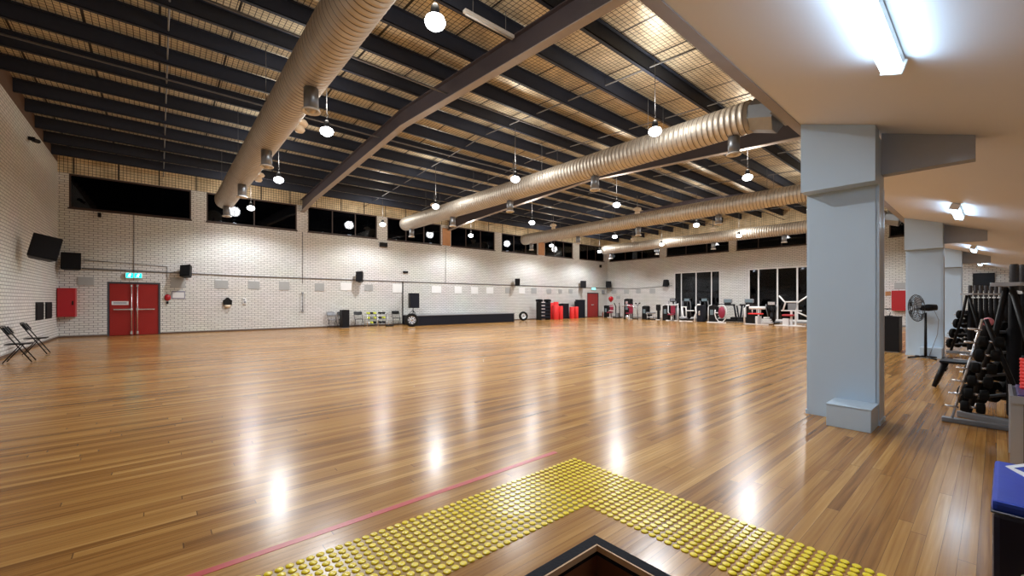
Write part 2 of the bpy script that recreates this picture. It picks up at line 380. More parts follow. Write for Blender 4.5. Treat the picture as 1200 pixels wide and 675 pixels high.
s0 = m0.build('tactile_stud', M['yellow'], loc=(pts[0][0], pts[0][1], 0))
tag(s0, 'small round yellow tactile stud set in the floor around the stairwell', 'tactile stud', 'yellow tactile studs around the stairwell')
for p in pts[1:300]:
    o = s0.copy(); o.location = (p[0], p[1], 0); C.objects.link(o)
mr = MB()
tmp = bmesh.new(); 
verts = []; faces = []
prof = [(0.0215, 0.0), (0.0205, 0.0035), (0.017, 0.0055)]
for p in pts[300:]:
    base = len(verts)
    for r, z in prof:
        for k in range(10): verts.append((p[0]+r*math.cos(2*PI*k/10), p[1]+r*math.sin(2*PI*k/10), z+0.0012))
    for q in range(2):
        for k in range(10): faces.append((base+q*10+k, base+q*10+(k+1) % 10, base+q*10+10+(k+1) % 10, base+q*10+10+k))
    faces.append(tuple(base+20+k for k in range(10)))
me = bpy.data.meshes.new('tactile_studs'); me.from_pydata(verts, [], faces); me.materials.append(M['yellow'])
so = bpy.data.objects.new('tactile_studs', me); C.objects.link(so)
tag(so, 'remaining rows of yellow tactile studs further from the viewer', 'tactile studs', kind='stuff')
# ------------------------------------------------------------------ walls
ZT = 6.62
def win_rng(pxs, Y): return [(wx(a, Y), wx(b, Y)) for a, b in pxs]
wA = win_rng([(80.6, 224), (242, 348), (361, 442), (454, 517), (528.5, 580), (588, 630), (638.5, 671.5), (679, 708)], YA)
d1 = (wx(125.5, YA), wx(188, YA), 0, 2.19); d2 = (wx(688, YA), wx(701.5, YA), 0, 2.15)
holes = [(a, b, 5.0, 6.3) for a, b in wA]+[d1, d2]
mb = MB(); wall_cells(mb, 'y', YA, YA+0.3, XL-0.3, XB+0.3, 0, 8.2, holes); tag(mb.build('wall_back', M['brickX']), kind='structure')
gl1 = (wy(843.5, XB), wy(789.8, XB), 0.12, 3.66); gl2 = (wy(965, XB), wy(876.5, XB), 0.12, 3.66)
wB = [(wy(b, XB), wy(a, XB)) for a, b in [(714, 773), (781, 854), (863, 945), (953, 1035), (1042, 1130)]]
holes = [(a, b, 5.0, 6.25) for a, b in wB]+[gl1, gl2]
mb = MB(); wall_cells(mb, 'x', XB, XB+0.3, YN, YA, 0, 8.2, holes); tag(mb.build('wall_right', M['brickY']), kind='structure')
tag(MB().box(XL-0.3, XL, YN, YA, 0, 6.64).build('wall_left', M['brickY']), kind='structure')
tag(MB().box(XL-0.3, XL, YN, YA, 6.64, 8.2).build('wall_left_plate', M['brown']), kind='structure')
tag(MB().box(XL, XB, YN-0.3, YN, 0, 3.2).build('wall_near', M['brickX']), kind='structure')
tag(MB().box(XL, XB, -0.3, -0.1, 3.35, 8.2).build('wall_upper', M['brickX']), kind='structure')
# skirting
tag(MB().box(XL+0.02, d1[0], YA-0.02, YA, 0, 0.07).box(d1[1], d2[0], YA-0.02, YA, 0, 0.07).box(d2[1], XB-0.02, YA-0.02, YA, 0, 0.07).build('baseboard_back', M['brown']), kind='structure')
tag(MB().box(XL, XL+0.02, YN, YA, 0, 0.07).build('baseboard_left', M['brown']), kind='structure')
tag(MB().box(XB-0.02, XB, YN, YA, 0, 0.07).build('baseboard_right', M['grey']), kind='structure')
# windows
n = 1
def window(name, axis, a0, a1, z0, z1, c, mull, fm=None, fw=0.05):
    fm = fm or M['darkframe']; mbf = MB(); d0, d1_ = c+0.05, c+0.13
    def bx(m_, a, b, z, w): (m_.box(a, b, d0, d1_, z, w) if axis == 'y' else m_.box(d0, d1_, a, b, z, w))
    bx(mbf, a0, a1, z0, z0+fw); bx(mbf, a0, a1, z1-fw, z1); bx(mbf, a0, a0+fw, z0+fw, z1-fw); bx(mbf, a1-fw, a1, z0+fw, z1-fw)
    for mu in mull: bx(mbf, mu-fw/2, mu+fw/2, z0+fw, z1-fw)
    o = mbf.build(name, fm); tag(o, kind='structure')
    g = MB()
    if axis == 'y': g.box(a0+fw, a1-fw, c+0.085, c+0.09, z0+fw, z1-fw)
    else: g.box(c+0.085, c+0.09, a0+fw, a1-fw, z0+fw, z1-fw)
    g.build('pane', M['glass'], o)
    return o
for i, (a, b) in enumerate(wA):
    mull = [] if i == 0 else [a+(b-a)*0.5] if i == 1 else [a+(b-a)/3, a+(b-a)*2/3]
    o = window('window_%d' % n, 'y', a, b, 5.0, 6.3, YA, mull); n += 1
    MB().box(a-0.03, b+0.03, YA-0.04, YA+0.05, 4.95, 5.0).build('sill', M['darkframe'], o)
for a, b in wB:
    o = window('window_%d' % n, 'x', a, b, 5.0, 6.25, XB, [a+(b-a)/3, a+(b-a)*2/3]); n += 1
    MB().box(XB-0.04, XB+0.05, a-0.03, b+0.03, 4.95, 5.0).build('sill', M['darkframe'], o)
window('window_%d' % n, 'x', gl1[0], gl1[1], 0.12, 3.66, XB, [wy(p, XB) for p in (798, 815.3, 833.3)], M['white'], 0.07); n += 1
window('window_%d' % n, 'x', gl2[0], gl2[1], 0.12, 3.66, XB, [wy(p, XB) for p in (888.5, 910.7, 934)], M['white'], 0.09); n += 1
# timber piers at the rafters, foil band over the windows
for k, (pa, pb) in enumerate([(518, 528), (630.5, 638)]):
    a, b = wx(pa, YA), wx(pb, YA)
    tag(MB().box(a+0.02, b-0.02, YA-0.045, YA-0.005, 5.0, 6.1).build('timber_post', M['tan']), ['varnished timber post in the clerestory beside the fourth window', 'varnished timber post in the clerestory beside the sixth window'][k], 'post')
tag(MB().box(XL, XB, YA-0.06, YA, 6.31, 7.0).build('trim_2', M['foilband']), kind='structure')
tag(MB().box(XB-0.06, XB, 0.0, YA-0.06, 6.26, 7.6).build('trim_3', M['foilbandY']), kind='structure')
# night outside
tag(MB().box(XL-6, XB+8, YA+6, YA+6.1, -1, 9).box(XB+7, XB+7.1, YN-6, YA+6, -1, 9).build('wall_outside', M['outside']), kind='structure')
# doors
def door(name, a, b, top, leaves, notice):
    o = MB().box(a, a+0.06, YA+0.0, YA+0.12, 0, top).box(b-0.06, b, YA, YA+0.12, 0, top).box(a+0.06, b-0.06, YA, YA+0.12, top-0.07, top).build(name, M['doorframe'])
    tag(o, kind='structure')
    w = (b-a-0.12)/leaves
    for k in range(leaves):
        x0 = a+0.06+w*k; x1 = x0+w
        lf = MB().box(x0+0.008, x1-0.008, YA+0.03, YA+0.08, 0.01, top-0.08, 0.004).build('door_leaf', M['reddoor'], o)
        if leaves == 2:
            xm = x1-0.09 if k == 0 else x0+0.09
            p = MB(); p.box(min(xm, (x0+0.12 if k == 0 else x1-0.12)), max(xm, (x0+0.12 if k == 0 else x1-0.12)), YA-0.05, YA-0.02, 1.04, 1.09, 0.008)
            p.box(xm-0.04, xm+0.04, YA-0.06, YA+0.03, 1.02, 1.12, 0.01)
            p.tube([(xm, YA-0.02, 0.08), (xm, YA-0.02, top-0.14)], 0.016)
            p.box(xm-0.035, xm+0.035, YA-0.04, YA+0.03, 0.04, 0.16, 0.01); p.box(xm-0.03, xm+0.03, YA-0.04, YA+0.03, top-0.2, top-0.11, 0.01)
            p.build('panic_bar', M['chrome'], lf)
            if k == 0:
                q = MB().box(x0+0.07, x1-0.18, YA+0.022, YA+0.03, 1.25, 1.40).build('notice', M['paper'], lf)
                MB().box(x0+0.12, x1-0.24, YA+0.018, YA+0.022, 1.335, 1.36).box(x0+0.12, x1-0.24, YA+0.018, YA+0.022, 1.29, 1.315).build('print', M['ink'], lf)
        else:
            MB().box(x0+0.5, x0+0.85, YA-0.03, YA+0.03, 1.06, 1.12, 0.01).build('door_handle', M['chrome'], lf)
    return o
door('door_1', d1[0], d1[1], 2.19, 2, True); door('door_2', d2[0], d2[1], 2.15, 1, False)
tag(MB().box(d1[0]-0.3, d2[1]+0.3, YA+0.3, YA+0.35, 0, 2.6).build('wall_corridor', M['outside']), kind='structure')
def exit_sign(px, py, label, w=0.52):
    p = W(px, py, Y=YA); t = thing('exit_sign', label, 'exit sign', (p.x, YA, p.z))
    MB().box(-w/2, w/2, -0.08, 0, -0.11, 0.11, 0.01).build('housing', M['white'], t)
    for s in (-1, 1):
        MB().box(s*w*0.25-w*0.2, s*w*0.25+w*0.2, -0.086, -0.08, -0.09, 0.09).build('green_panel', M['exit'], t)
        q = MB(); c = s*w*0.25
        q.lathe([(0, -0.003), (0.02, 0), (0, 0.003)], 10, T(c+0.02, -0.088, 0.055, PI/2))
        q.box(c-0.015, c+0.02, -0.09, -0.086, -0.01, 0.04); q.box(c-0.05, c+0.05, -0.09, -0.086, 0.015, 0.027)
        q.box(c-0.06, c-0.005, -0.09, -0.086, -0.05, -0.03); q.box(c+0.005, c+0.02, -0.09, -0.086, -0.07, -0.01)
        q.build('running_figure', M['exitw'], t)
exit_sign(157, 323, 'glowing green double exit sign above the red double doors')
exit_sign(695, 338.5, 'small glowing green exit sign above the single red door')
# ------------------------------------------------------------------ roof
def roof_z(y): return rafter_bot(y)+0.5+0.37
r = MB()
for (y0, y1) in ((-0.3, RIDGE), (RIDGE, YA+0.3)):
    r.prism([(y0, roof_z(y0)), (y1, roof_z(y1)), (y1, roof_z(y1)+0.05), (y0, roof_z(y0)+0.05)], 'x', XL-0.3, XB+0.3)
tag(r.build('ceiling', M['foil']), kind='structure')
ys = [4.0+1.27*k for k in range(-2, 16)]
ys = [y for y in ys if 1.0 < y < YA-0.1]
for i, y in enumerate(sorted(ys, reverse=True)):
    z = rafter_bot(y)+0.5
    p = MB().box(XL, XB, -0.008, 0.008, 0, 0.34).box(XL, XB, -0.008, 0.085, 0, 0.012).box(XL, XB, -0.075, 0.008, 0.328, 0.34)
    o = p.build('roof_purlin', M['purlin'], loc=(0, y, z))
    tag(o, 'long dark steel roof purlin, %s counted from the clerestory back wall' % ORD[i], 'purlin', 'steel roof purlins')
for i, x in enumerate((5.6, 14.3, 23.0)):
    t = thing('roof_rafter', ['deep steel roof rafter nearest the camera, between the first and second duct', 'middle steel roof rafter running close beside the second duct', 'farthest steel roof rafter beyond the third duct'][i], 'rafter', (x, 0, 0), group='steel roof rafters')
    ya, yb = -0.08, YA-0.02
    def line(o_): return [(ya, rafter_bot(ya)+o_), (RIDGE, rafter_bot(RIDGE)+o_), (yb-2.4, rafter_bot(yb-2.4)+o_), (yb, rafter_bot(yb)+o_)]
    def bot(o_): l = line(o_); l[-1] = (yb, rafter_bot(yb)-0.12+o_); return l
    MB().prism(bot(0.02)+list(reversed(line(0.48))), 'x', -0.01, 0.01).build('web', M['rafter'], t)
    MB().prism(bot(0)+list(reversed(bot(0.02))), 'x', -0.10, 0.10).build('bottom_flange', M['flange'], t)
    MB().prism(line(0.48)+list(reversed(line(0.5))), 'x', -0.10, 0.10).build('top_flange', M['rafter'], t)
# bridging rods between purlins
k = 0
for bay in ((XL, 5.6), (5.6, 14.3), (14.3, 23.0), (23.0, XB)):
    for f_ in (0.36, 0.70):
        x = bay[0]+(bay[1]-bay[0])*f_; k += 1
        m_ = MB(); m_.tube([(x, 1.5, rafter_bot(1.5)+0.6), (x, RIDGE, rafter_bot(RIDGE)+0.6), (x, YA-0.1, rafter_bot(YA)+0.6)], 0.018, 6)
        tag(m_.build('bridging_rod', M['grey']), 'thin steel bridging rod under the roof, %s counted from the left wall' % ORD[k-1], 'steel rod', 'purlin bridging rods')
# conduits under the roof
for k, (y, z) in enumerate(((9.0, 6.72), (13.2, 6.86))):
    m_ = MB(); m_.tube([(XL, y, z), (5.3, y+0.1, z-0.03), (14, y, z), (XB, y, z)], 0.022, 6)
    tag(m_.build('roof_conduit', M['cable']), ['thin dark conduit crossing under the roof on the camera side of the ridge', 'thin dark conduit crossing under the roof just past the ridge'][k], 'conduit')
# unlit batten
bt = thing('batten_light', 'unlit white fluorescent batten fixed under the roof beside the first pendant lamp', 'light fitting', (4.9, 6.4, 6.75))
MB().box(-0.6, 0.6, -0.045, 0.045, 0, 0.06, 0.01).build('housing', M['white'], bt)
MB().tube([(-0.57, 0, -0.02), (0.57, 0, -0.02)], 0.018).build('tube', M['white'], bt)
MB().tube([(-0.4, 0, 0.06), (-0.4, 0, 0.62)], 0.006).tube([(0.4, 0, 0.06), (0.4, 0, 0.62)], 0.006).build('hanger', M['cable'], bt)
# ------------------------------------------------------------------ soffit
s = MB(); y0, y1 = YN, SOFY
s.prism([(y0, soffit_z(y0)), (y1, soffit_z(y1)), (y1, soffit_z(y1)+0.12), (y0, soffit_z(y0)+0.12)], 'x', XL, XB)
tag(s.build('ceiling_soffit', M['soffit']), kind='structure')
e = MB().box(XL, XB, SOFY, SOFY+0.10, SOFZ-0.01, SOFZ+0.02).box(XL, XB, SOFY, SOFY+0.02, SOFZ+0.02, SOFZ+0.5)
tag(e.build('trim_4', M['flange']), kind='structure')
# ------------------------------------------------------------------ columns
def column(X, label):
    t = thing('support_column', label, 'column', (X, 0, 0), group='painted columns along the hall edge')
    ya, yb = 0.857, 1.542
    MB().box(0, 0.30, ya, yb, 0, 3.25, 0.006).build('shaft', M['column'], t)
    MB().box(-0.012, 0, ya+0.03, yb-0.03, 0.02, 2.72, 0.003).build('front_panel', M['column'], t)
    # head, following the sloping soffit
    hz = 2.715
    m_ = MB(); m_.prism([(ya-0.0, hz), (yb, hz), (yb, soffit_z(yb)-0.003), (ya, soffit_z(ya)-0.003)], 'x', -0.24, 0.0)
    m_.build('head', M['column'], t)
    m_ = MB(); yl = 0.14
    m_.prism([(ya-0.001, 2.845), (ya-0.001, soffit_z(ya)-0.003), (yl, soffit_z(yl)-0.003), (yl, 2.845)], 'x', 0.12, 0.27)
    m_.build('bracket_beam', M['beam'], t)
    MB().box(0.0, 0.035, ya-0.004, ya, 0.02, 2.7).box(0.27, 0.304, ya-0.004, ya, 0.02, 2.7).build('corner_guard', M['steel'], t)
    b = MB().box(-0.43, -0.012, ya+0.005, 1.25, 0, 0.235, 0.006).build('kick_box', M['column'], t)
    MB().box(-0.435, -0.012, ya, 1.255, 0.236, 0.25, 0.004).build('lid', M['column'], b)
    MB().box(-0.01, 0.32, ya-0.012, yb+0.01, 0, 0.05).build('plinth', M['column'], t)
column(6.163, 'tall pale blue-grey square column nearest the camera with boxed foot')
column(14.84, 'pale grey column behind the pedestal fan')
column(23.52, 'pale grey column far behind the distant barbell rack')
# ------------------------------------------------------------------ lamps
def lamp_light(name, loc, power, col, parent=None, r=0.13, spot=None):
    ld = bpy.data.lights.new(name, 'POINT'); ld.energy = power; ld.color = col; ld.shadow_soft_size = r
    o = bpy.data.objects.new(name, ld); C.objects.link(o); o.location = loc
    if parent is not None: o.parent = parent
    return o
LZ = 5.3
def make_lamp():
    t = thing('pendant_lamp', 'x', 'pendant lamp', (0, 0, 0), group='bright pendant high bay lamps')
    MB().lathe([(0.0, -0.02), (0.08, -0.01), (0.13, 0.03), (0.15, 0.08), (0.13, 0.135), (0.062, 0.17)], 20).build('bulb', M['bulb'], t)
    MB().lathe([(0.062, 0.17), (0.07, 0.2), (0.06, 0.3), (0.03, 0.34), (0.0, 0.345)], 16).build('lamp_holder', M['black'], t)
    MB().tube([(0, 0, 0.34), (0, 0, 0.42), (0.03, 0, 0.46), (0, 0, 0.5), (0, 0, 1.75)], 0.009, 6).build('suspension_cord', M['cable'], t)
    return t
L0 = None
lx = [3.0, 8.85, 14.4, 21.4, 26.9]; ly = [5.2, 10.2, 15.3, 20.7]
dist = ['nearest the camera', 'second from the camera', 'third from the camera', 'closest to the back wall']
for i, x in enumerate(lx):
    for j, y in enumerate(ly):
        lab = 'lit pendant lamp, %s row from the left wall, %s' % (ORD[i], dist[j])
        if L0 is None: L0 = make_lamp(); L0.location = (x, y, LZ); L0['label'] = lab; t = L0
        else: t = dup(L0, (x, y, LZ), label=lab)
for i, x in enumerate(lx):
    for j, y in enumerate(ly):
        sl = bpy.data.lights.new('lamp_light', 'SPOT'); sl.energy = 360; sl.color = (0.93, 0.965, 1.0); sl.shadow_soft_size = 0.10
        sl.spot_size = math.radians(158); sl.spot_blend = 0.45
        lo = bpy.data.objects.new('lamp_light', sl); C.objects.link(lo); lo.location = (x, y, LZ-0.12)
        lamp_light('lamp_glow', (x, y, LZ+0.75), 58, (1.0, 0.94, 0.84), r=0.25)  # warm fill light added above each pendant to brighten the roof, no fitting there
# soffit tubes
def tube_light(x0, x1, label):
    yc = 0.48; t = thing('tube_light', label, 'tube light', ((x0+x1)/2, yc, soffit_z(yc)-0.012), rot=(math.atan(SOFS), 0, 0), group='tube lights along the sloping soffit')
    L = (x1-x0)/2
    MB().box(-L, L, -0.05, 0.05, -0.04, 0, 0.005).build('housing', M['white'], t)
    MB().box(-L+0.02, L-0.02, -0.062, 0.062, -0.105, -0.04, 0.03).build('diffuser', M['tube'], t)
    for s_ in (-1, 1): MB().box(s_*L-0.015, s_*L+0.015, -0.066, 0.066, -0.108, 0, 0.01).build('end_cap', M['white'], t)
    ad = bpy.data.lights.new('tube_area', 'AREA'); ad.shape = 'RECTANGLE'; ad.size = 2*L; ad.size_y = 0.14; ad.energy = 13.5; ad.color = (0.62, 0.80, 1.0)
    ao = bpy.data.objects.new('tube_area', ad); C.objects.link(ao); ao.location = (0, 0, -0.125); ao.parent = t
    for s_ in (-1, 1):
        ad = bpy.data.lights.new('tube_side', 'AREA'); ad.shape = 'RECTANGLE'; ad.size = 2*L; ad.size_y = 0.05; ad.energy = 3.5; ad.color = (0.45, 0.68, 1.0)
        ao = bpy.data.objects.new('tube_side', ad); C.objects.link(ao); ao.location = (0, s_*0.075, -0.07); ao.rotation_euler = (s_*PI/2, 0, 0); ao.parent = t
tube_light(2.65, 4.15, 'lit tube light on the soffit nearest the camera')
tube_light(11.1, 12.6, 'second lit tube light on the soffit, between the first two columns')
tube_light(20.0, 21.5, 'third lit tube light on the soffit, past the fan column')
tube_light(28.2, 29.7, 'farthest lit tube light on the soffit near the wall screen')
# ------------------------------------------------------------------ ducts
DX = [2.1, 10.25, 19.0, 27.8]; DZ = 5.6; DR = 0.36; DY0, DY1 = 3.6, 21.0
def duct_profile():
    pr = [(0.0, DY0)]
    y = DY0; 
    while y < DY1-0.3:
        pr += [(DR, y), (DR, y+0.105), (DR+0.004, y+0.113), (DR+0.004, y+0.122)]; y += 0.13
    pr += [(DR, y), (DR-0.02, DY1-0.02), (DR-0.09, DY1), (0, DY1)]
    return pr
D0 = None; CAN0 = None; DN = ['first duct from the left wall', 'second duct from the left', 'third duct from the left', 'duct by the far wall']
for i, x in enumerate(DX):
    lab = ['ribbed galvanised round duct nearest the left wall, largest in view', 'second ribbed round duct with its boxed end by the soffit', 'third ribbed round duct passing behind the column head', 'fourth round duct along the glazed far wall'][i]
    if D0 is None:
        D0 = thing('air_duct', lab, 'duct', (x, 0, DZ), group='spiral ventilation ducts')
        MB().lathe(duct_profile(), 36, T(0, 0, 0, -PI/2, 0, 0) @ Matrix.Scale(1, 4)).build('duct_pipe', M['duct'], D0)
        e = MB()
        e.lathe([(DR, 0), (DR+0.01, 0.25), (DR+0.03, 0.5), (DR+0.03, 0.55)], 8, T(0, DY0+0.0, 0.0, PI/2+0.25, 0, 0) @ Matrix.Rotation(PI/8, 4, 'Z'), smooth=False)
        e.build('elbow', M['galv_dark'], D0)
        q = MB().box(-0.5, 0.5, 1.95, DY0-0.5, -0.25, 0.30, 0.01)
        for kk in range(5): q.box(-0.52, 0.52, 2.1+0.22*kk, 2.15+0.22*kk, -0.27, 0.32)
        q.build('box_section', M['galv_dark'], D0)
        for yy in (6.0, 10.0, 14.0, 18.0):
            for s_ in (-1, 1): MB().tube([(s_*(DR+0.02), yy, 0), (s_*(DR+0.02), yy, 1.2)], 0.006, 6).build('hanger_rod', M['cable'], D0)
        for j in range(5):
            y = 4.0+4.06*j; z = 4.84-DZ
            df = MB().lathe([(0.125, 0.02), (0.125, 0.405)], 20).build('diffuser', M['galv_dark'], D0, (0, y, z))
            MB().lathe([(0.10, 0.03), (0.125, 0.0), (0.155, -0.02), (0.165, 0.0), (0.15, 0.02), (0.125, 0.03)], 20, cap=False).build('rim', M['white'], df)
            MB().lathe([(0, -0.05), (0.05, -0.035), (0.085, 0.01), (0.085, 0.02), (0, 0.025)], 16).build('cone', M['galv'], df)
    else: dup(D0, (x, 0, DZ), label=lab)
# cream domes
G0 = None
for i, x in enumerate((2.96, 10.75, 19.5, 28.6)):
    for j, y in enumerate((12.5, 18.7)):
        lab = 'cream mushroom-shaped roof fitting beside the %s duct, %s' % (ORD[i], ['near the ridge', 'nearer the back wall'][j])
        loc = (x, y, 6.05)
        if G0 is None:
            G0 = thing('dome_fitting', lab, 'roof fitting', loc, group='cream dome fittings under the roof')
            MB().lathe([(0, 0), (0.1, 0.02), (0.14, 0.08), (0.12, 0.16), (0.08, 0.2)], 20).build('lower_dome', M['cream'], G0)
            MB().lathe([(0.08, 0.2), (0.19, 0.22), (0.22, 0.27), (0.18, 0.34), (0.05, 0.4), (0, 0.4)], 20).build('cap', M['cream'], G0)
            MB().tube([(0, 0, 0.4), (0, 0, 1.0)], 0.02).build('stem', M['cable'], G0)
        else: dup(G0, loc, label=lab)
# ------------------------------------------------------------------ wall speakers
def speaker(x, y, z, rz, w, h, d, label, tilt=0.25, roll=0.0, bd=0.2):
    t = thing('wall_speaker', label, 'speaker', (x, y, z), rz, group='black wall speakers')
    R_ = Matrix.Rotation(-tilt, 4, 'X') @ Matrix.Rotation(roll, 4, 'Y')
    m_ = MB(); b = bmesh.new()
    # cabinet: wide front (-y), narrow back
    pts_ = [(-w/2, -d/2), (w/2, -d/2), (w*0.36, d/2), (-w*0.36, d/2)]
    m_.prism(pts_, 'z', -h/2, h/2); bmesh.ops.bevel(m_.bm, geom=list(m_.bm.edges), offset=0.012, segments=2, affect='EDGES')
    bmesh.ops.transform(m_.bm, matrix=R_, verts=m_.bm.verts); cab = m_.build('cabinet', M['black'], t)
    MB().box(-w/2+0.02, w/2-0.02, -d/2-0.012, -d/2, -h/2+0.02, h/2-0.02, 0.008, R_).build('grille', M['blackmat'], t)
    MB().tube([(0, d*0.4, -h*0.1), (0, d/2+bd, -h*0.1)], 0.025).box(-0.06, 0.06, d/2+bd-0.03, d/2+bd, -h*0.1-0.12, -h*0.1+0.12).build('bracket', M['black'], t)
    b.free(); return t
speaker(-2.42, 17.2, 2.88, PI/2-1.25, 0.58, 0.66, 0.30, 'large black speaker tilted on the left wall above the folding chairs', 0.15, 0.22)
speaker(wx(84, YA-0.35), YA-0.38, 2.9, -0.0, 0.54, 0.64, 0.32, 'large black speaker in the corner above the red wall cabinet', 0.12)
speaker(wx(218.5, YA-0.3), YA-0.36, W(218.5, 318, Y=YA-0.3).z, -0.55, 0.40, 0.52, 0.26, 'small black speaker to the right of the red double doors', 0.3, -0.12, 0.15)
speaker(wx(421.5, YA-0.3), YA-0.36, W(421.5, 324.5, Y=YA-0.3).z, -0.8, 0.38, 0.56, 0.26, 'black wall speaker above the first folding chairs on the back wall', 0.25, -0.1, 0.15)
speaker(wx(606, YA-0.3), YA-0.36, W(606, 331, Y=YA-0.3).z, -0.9, 0.38, 0.52, 0.26, 'black wall speaker above the right end of the stage', 0.2, 0, 0.15)
speaker(wx(683, YA-0.3), YA-0.36, W(683, 333.5, Y=YA-0.3).z, -0.9, 0.48, 0.58, 0.28, 'black wall speaker just left of the single red door', 0.2, 0, 0.15)
speaker(XB-0.5, YA-0.5, W(713.5, 333.5, Y=YA-0.5).z, -0.8, 0.5, 0.55, 0.3, 'black speaker in the far corner of the hall', 0.2, 0, 0.15)
speaker(XB-0.38, wy(780.5, XB-0.38), W(780.5, 332, X=XB-0.38).z, -PI/2-0.3, 0.40, 0.55, 0.28, 'black speaker on the far wall beside the glazing', 0.2, 0, 0.15)
# ------------------------------------------------------------------ things on the walls
def flat(name, label, cat, px0, px1, py0, py1, m, d=0.02, group=None, wall='A', lines=False):
    if wall == 'A':
        a = W(px0, (py0+py1)/2, Y=YA); b = W(px1, (py0+py1)/2, Y=YA)
        pm = (px0+px1)/2; z1 = W(pm, py0, Y=YA).z; z0 = W(pm, py1, Y=YA).z
        mb_ = MB().box(a.x, b.x, YA-d, YA, z0, z1, min(0.006, d/3))
        if lines:
            nl = 6
            for q in range(nl):
                zz = z0+(z1-z0)*(q+0.5)/nl; mb_.box(a.x+0.03, b.x-0.03, YA-d-0.008, YA-d, zz-0.012, zz+0.012)
    else:
        a = W(px0, X=XB); b = W(px1, X=XB); pm = (px0+px1)/2
        z1 = W(pm, py0, X=XB).z; z0 = W(pm, py1, X=XB).z
        mb_ = MB().box(XB-d, XB, min(a.y, b.y), max(a.y, b.y), z0, z1, min(0.006, d/3))
        if lines:
            for q in range(5):
                zz = z0+(z1-z0)*(q+0.5)/5; mb_.box(XB-d-0.008, XB-d, min(a.y, b.y)+0.03, max(a.y, b.y)-0.03, zz-0.012, zz+0.012)
    return tag(mb_.build(name, m), label, cat, group)
gv = 'grey wall vents'; gw = 'blank white wall panels'
flat('wall_vent', 'grey louvred vent right of the large corner speaker', 'vent', 91, 110.5, 324.5, 334.5, M['vent'], group=gv, lines=True)
flat('wall_vent', 'grey louvred vent below the speaker right of the double doors', 'vent', 200, 217.5, 326, 337.5, M['vent'], group=gv, lines=True)
flat('wall_vent', 'grey louvred vent above the black bell-shaped holder', 'vent', 251.5, 267.5, 328.5, 338.5, M['vent'], group=gv, lines=True)
flat('wall_vent', 'grey louvred vent above the small white wall dispenser', 'vent', 290.5, 304.5, 329.5, 339, M['vent'], group=gv, lines=True)
flat('wall_vent', 'grey louvred vent left of the upright wall bar', 'vent', 327, 339.5, 330, 340, M['vent'], group=gv, lines=True)
flat('wall_vent', 'pale grey louvred vent just right of the upright wall bar', 'vent', 369, 380, 332, 341, M['vent'], group=gv, lines=True)
flat('wall_vent', 'grey louvred vent right of the speaker above the folding chairs', 'vent', 427, 437, 333.5, 341, M['vent'], group=gv, lines=True)
flat('wall_vent', 'grey louvred vent left of the speaker over the stage end', 'vent', 592, 598, 337, 343.5, M['vent'], group=gv, lines=True)
flat('wall_vent', 'grey louvred vent right of the white panel past the stage', 'vent', 622.5, 628.5, 337.5, 344, M['vent'], group=gv, lines=True)
flat('wall_vent', 'grey louvred vent above the black stacked rack', 'vent', 640.5, 646, 338.5, 344, M['vent'], group=gv, lines=True)
flat('wall_vent', 'small pale vent above the tall red rolls', 'vent', 654.5, 658.5, 339, 344, M['vent'], group=gv, lines=True)
flat('wall_vent', 'small pale vent above the short red rolls', 'vent', 666.5, 671, 339, 344, M['vent'], group=gv, lines=True)
for k, (a, b, c, d) in enumerate(((399, 412, 331.5, 340.5), (460, 471, 333, 343), (505.5, 517, 335.5, 343.5), (532.5, 541, 336, 344), (552, 560, 336.5, 344.5), (570, 578, 337, 344.5), (608, 615, 337, 344.5))):
    flat('wall_panel', ['white blank panel under the conduit, left of the wall speaker by the chairs', 'white blank panel beside the black vertical conduit', 'white blank panel above the left part of the stage', 'white blank panel over the stage, second of its four', 'white blank panel over the stage, third of its four', 'white blank panel over the stage, last of its four', 'white blank panel between the two vents past the stage'][k], 'wall panel', a, b, c, d, M['panelwhite'], 0.03, gw)
for k, (a, b, c, d) in enumerate(((716.5, 722.5, 339.5, 344.5), (731.5, 737, 339.5, 344.5), (745.5, 751, 339, 344), (761.5, 768, 338, 344))):
    flat('wall_vent', ['grey vent on the far wall above the red balloon', 'grey vent on the far wall above the tall tower machine', 'grey vent on the far wall, third from the corner', 'grey vent on the far wall nearest the glazing'][k], 'vent', a, b, c, d, M['vent'], group=gv, wall='B', lines=True)
flat('wall_notice', 'small grey notice on the far wall beside the red balloon', 'notice', 722.5, 727, 347, 350.5, M['vent'], wall='B')
flat('wall_vent', 'pale vent on the far wall above the red cabinet behind the fan', 'vent', 1048, 1063, 331, 338.5, M['vent'], group=gv, wall='B', lines=True)
flat('wall_sign', 'small brown sign left of the red cabinet on the far wall', 'sign', 1037.5, 1044, 341.5, 346.5, M['tan'], wall='B')
rc = flat('wall_cabinet', 'red wall cabinet on the far wall behind the fan column', 'cabinet', 1045.5, 1072, 340.5, 364, M['redcab'], 0.25, wall='B')
flat('wall_screen', 'black screen on the far wall beyond the racks', 'screen', 1140, 1166, 320, 340.5, M['black'], 0.08, wall='B')
flat('framed_notice', 'framed notice on the wall right of the red double doors', 'notice', 201, 217, 341, 350.5, M['ink'], 0.015)
o_ = W(202.2, 342.5, Y=YA-0.02); p_ = W(215.8, 349.2, Y=YA-0.02)
MB().box(o_.x, p_.x, YA-0.02, YA-0.015, p_.z, o_.z).build('paper', M['paper'], bpy.data.objects['framed_notice'])
flat('security_camera', 'small black camera under the first clerestory window', 'camera', 115, 119, 250, 255, M['black'], 0.18)
flat('wall_sensor', 'small black sensor box under the pier right of the third clerestory window', 'sensor', 444.5, 453, 284.5, 289.5, M['black'], 0.15)
flat('wall_sensor', 'small dark sensor high above the first stage speaker', 'sensor', 472, 477.5, 317.8, 320, M['black'], 0.1)
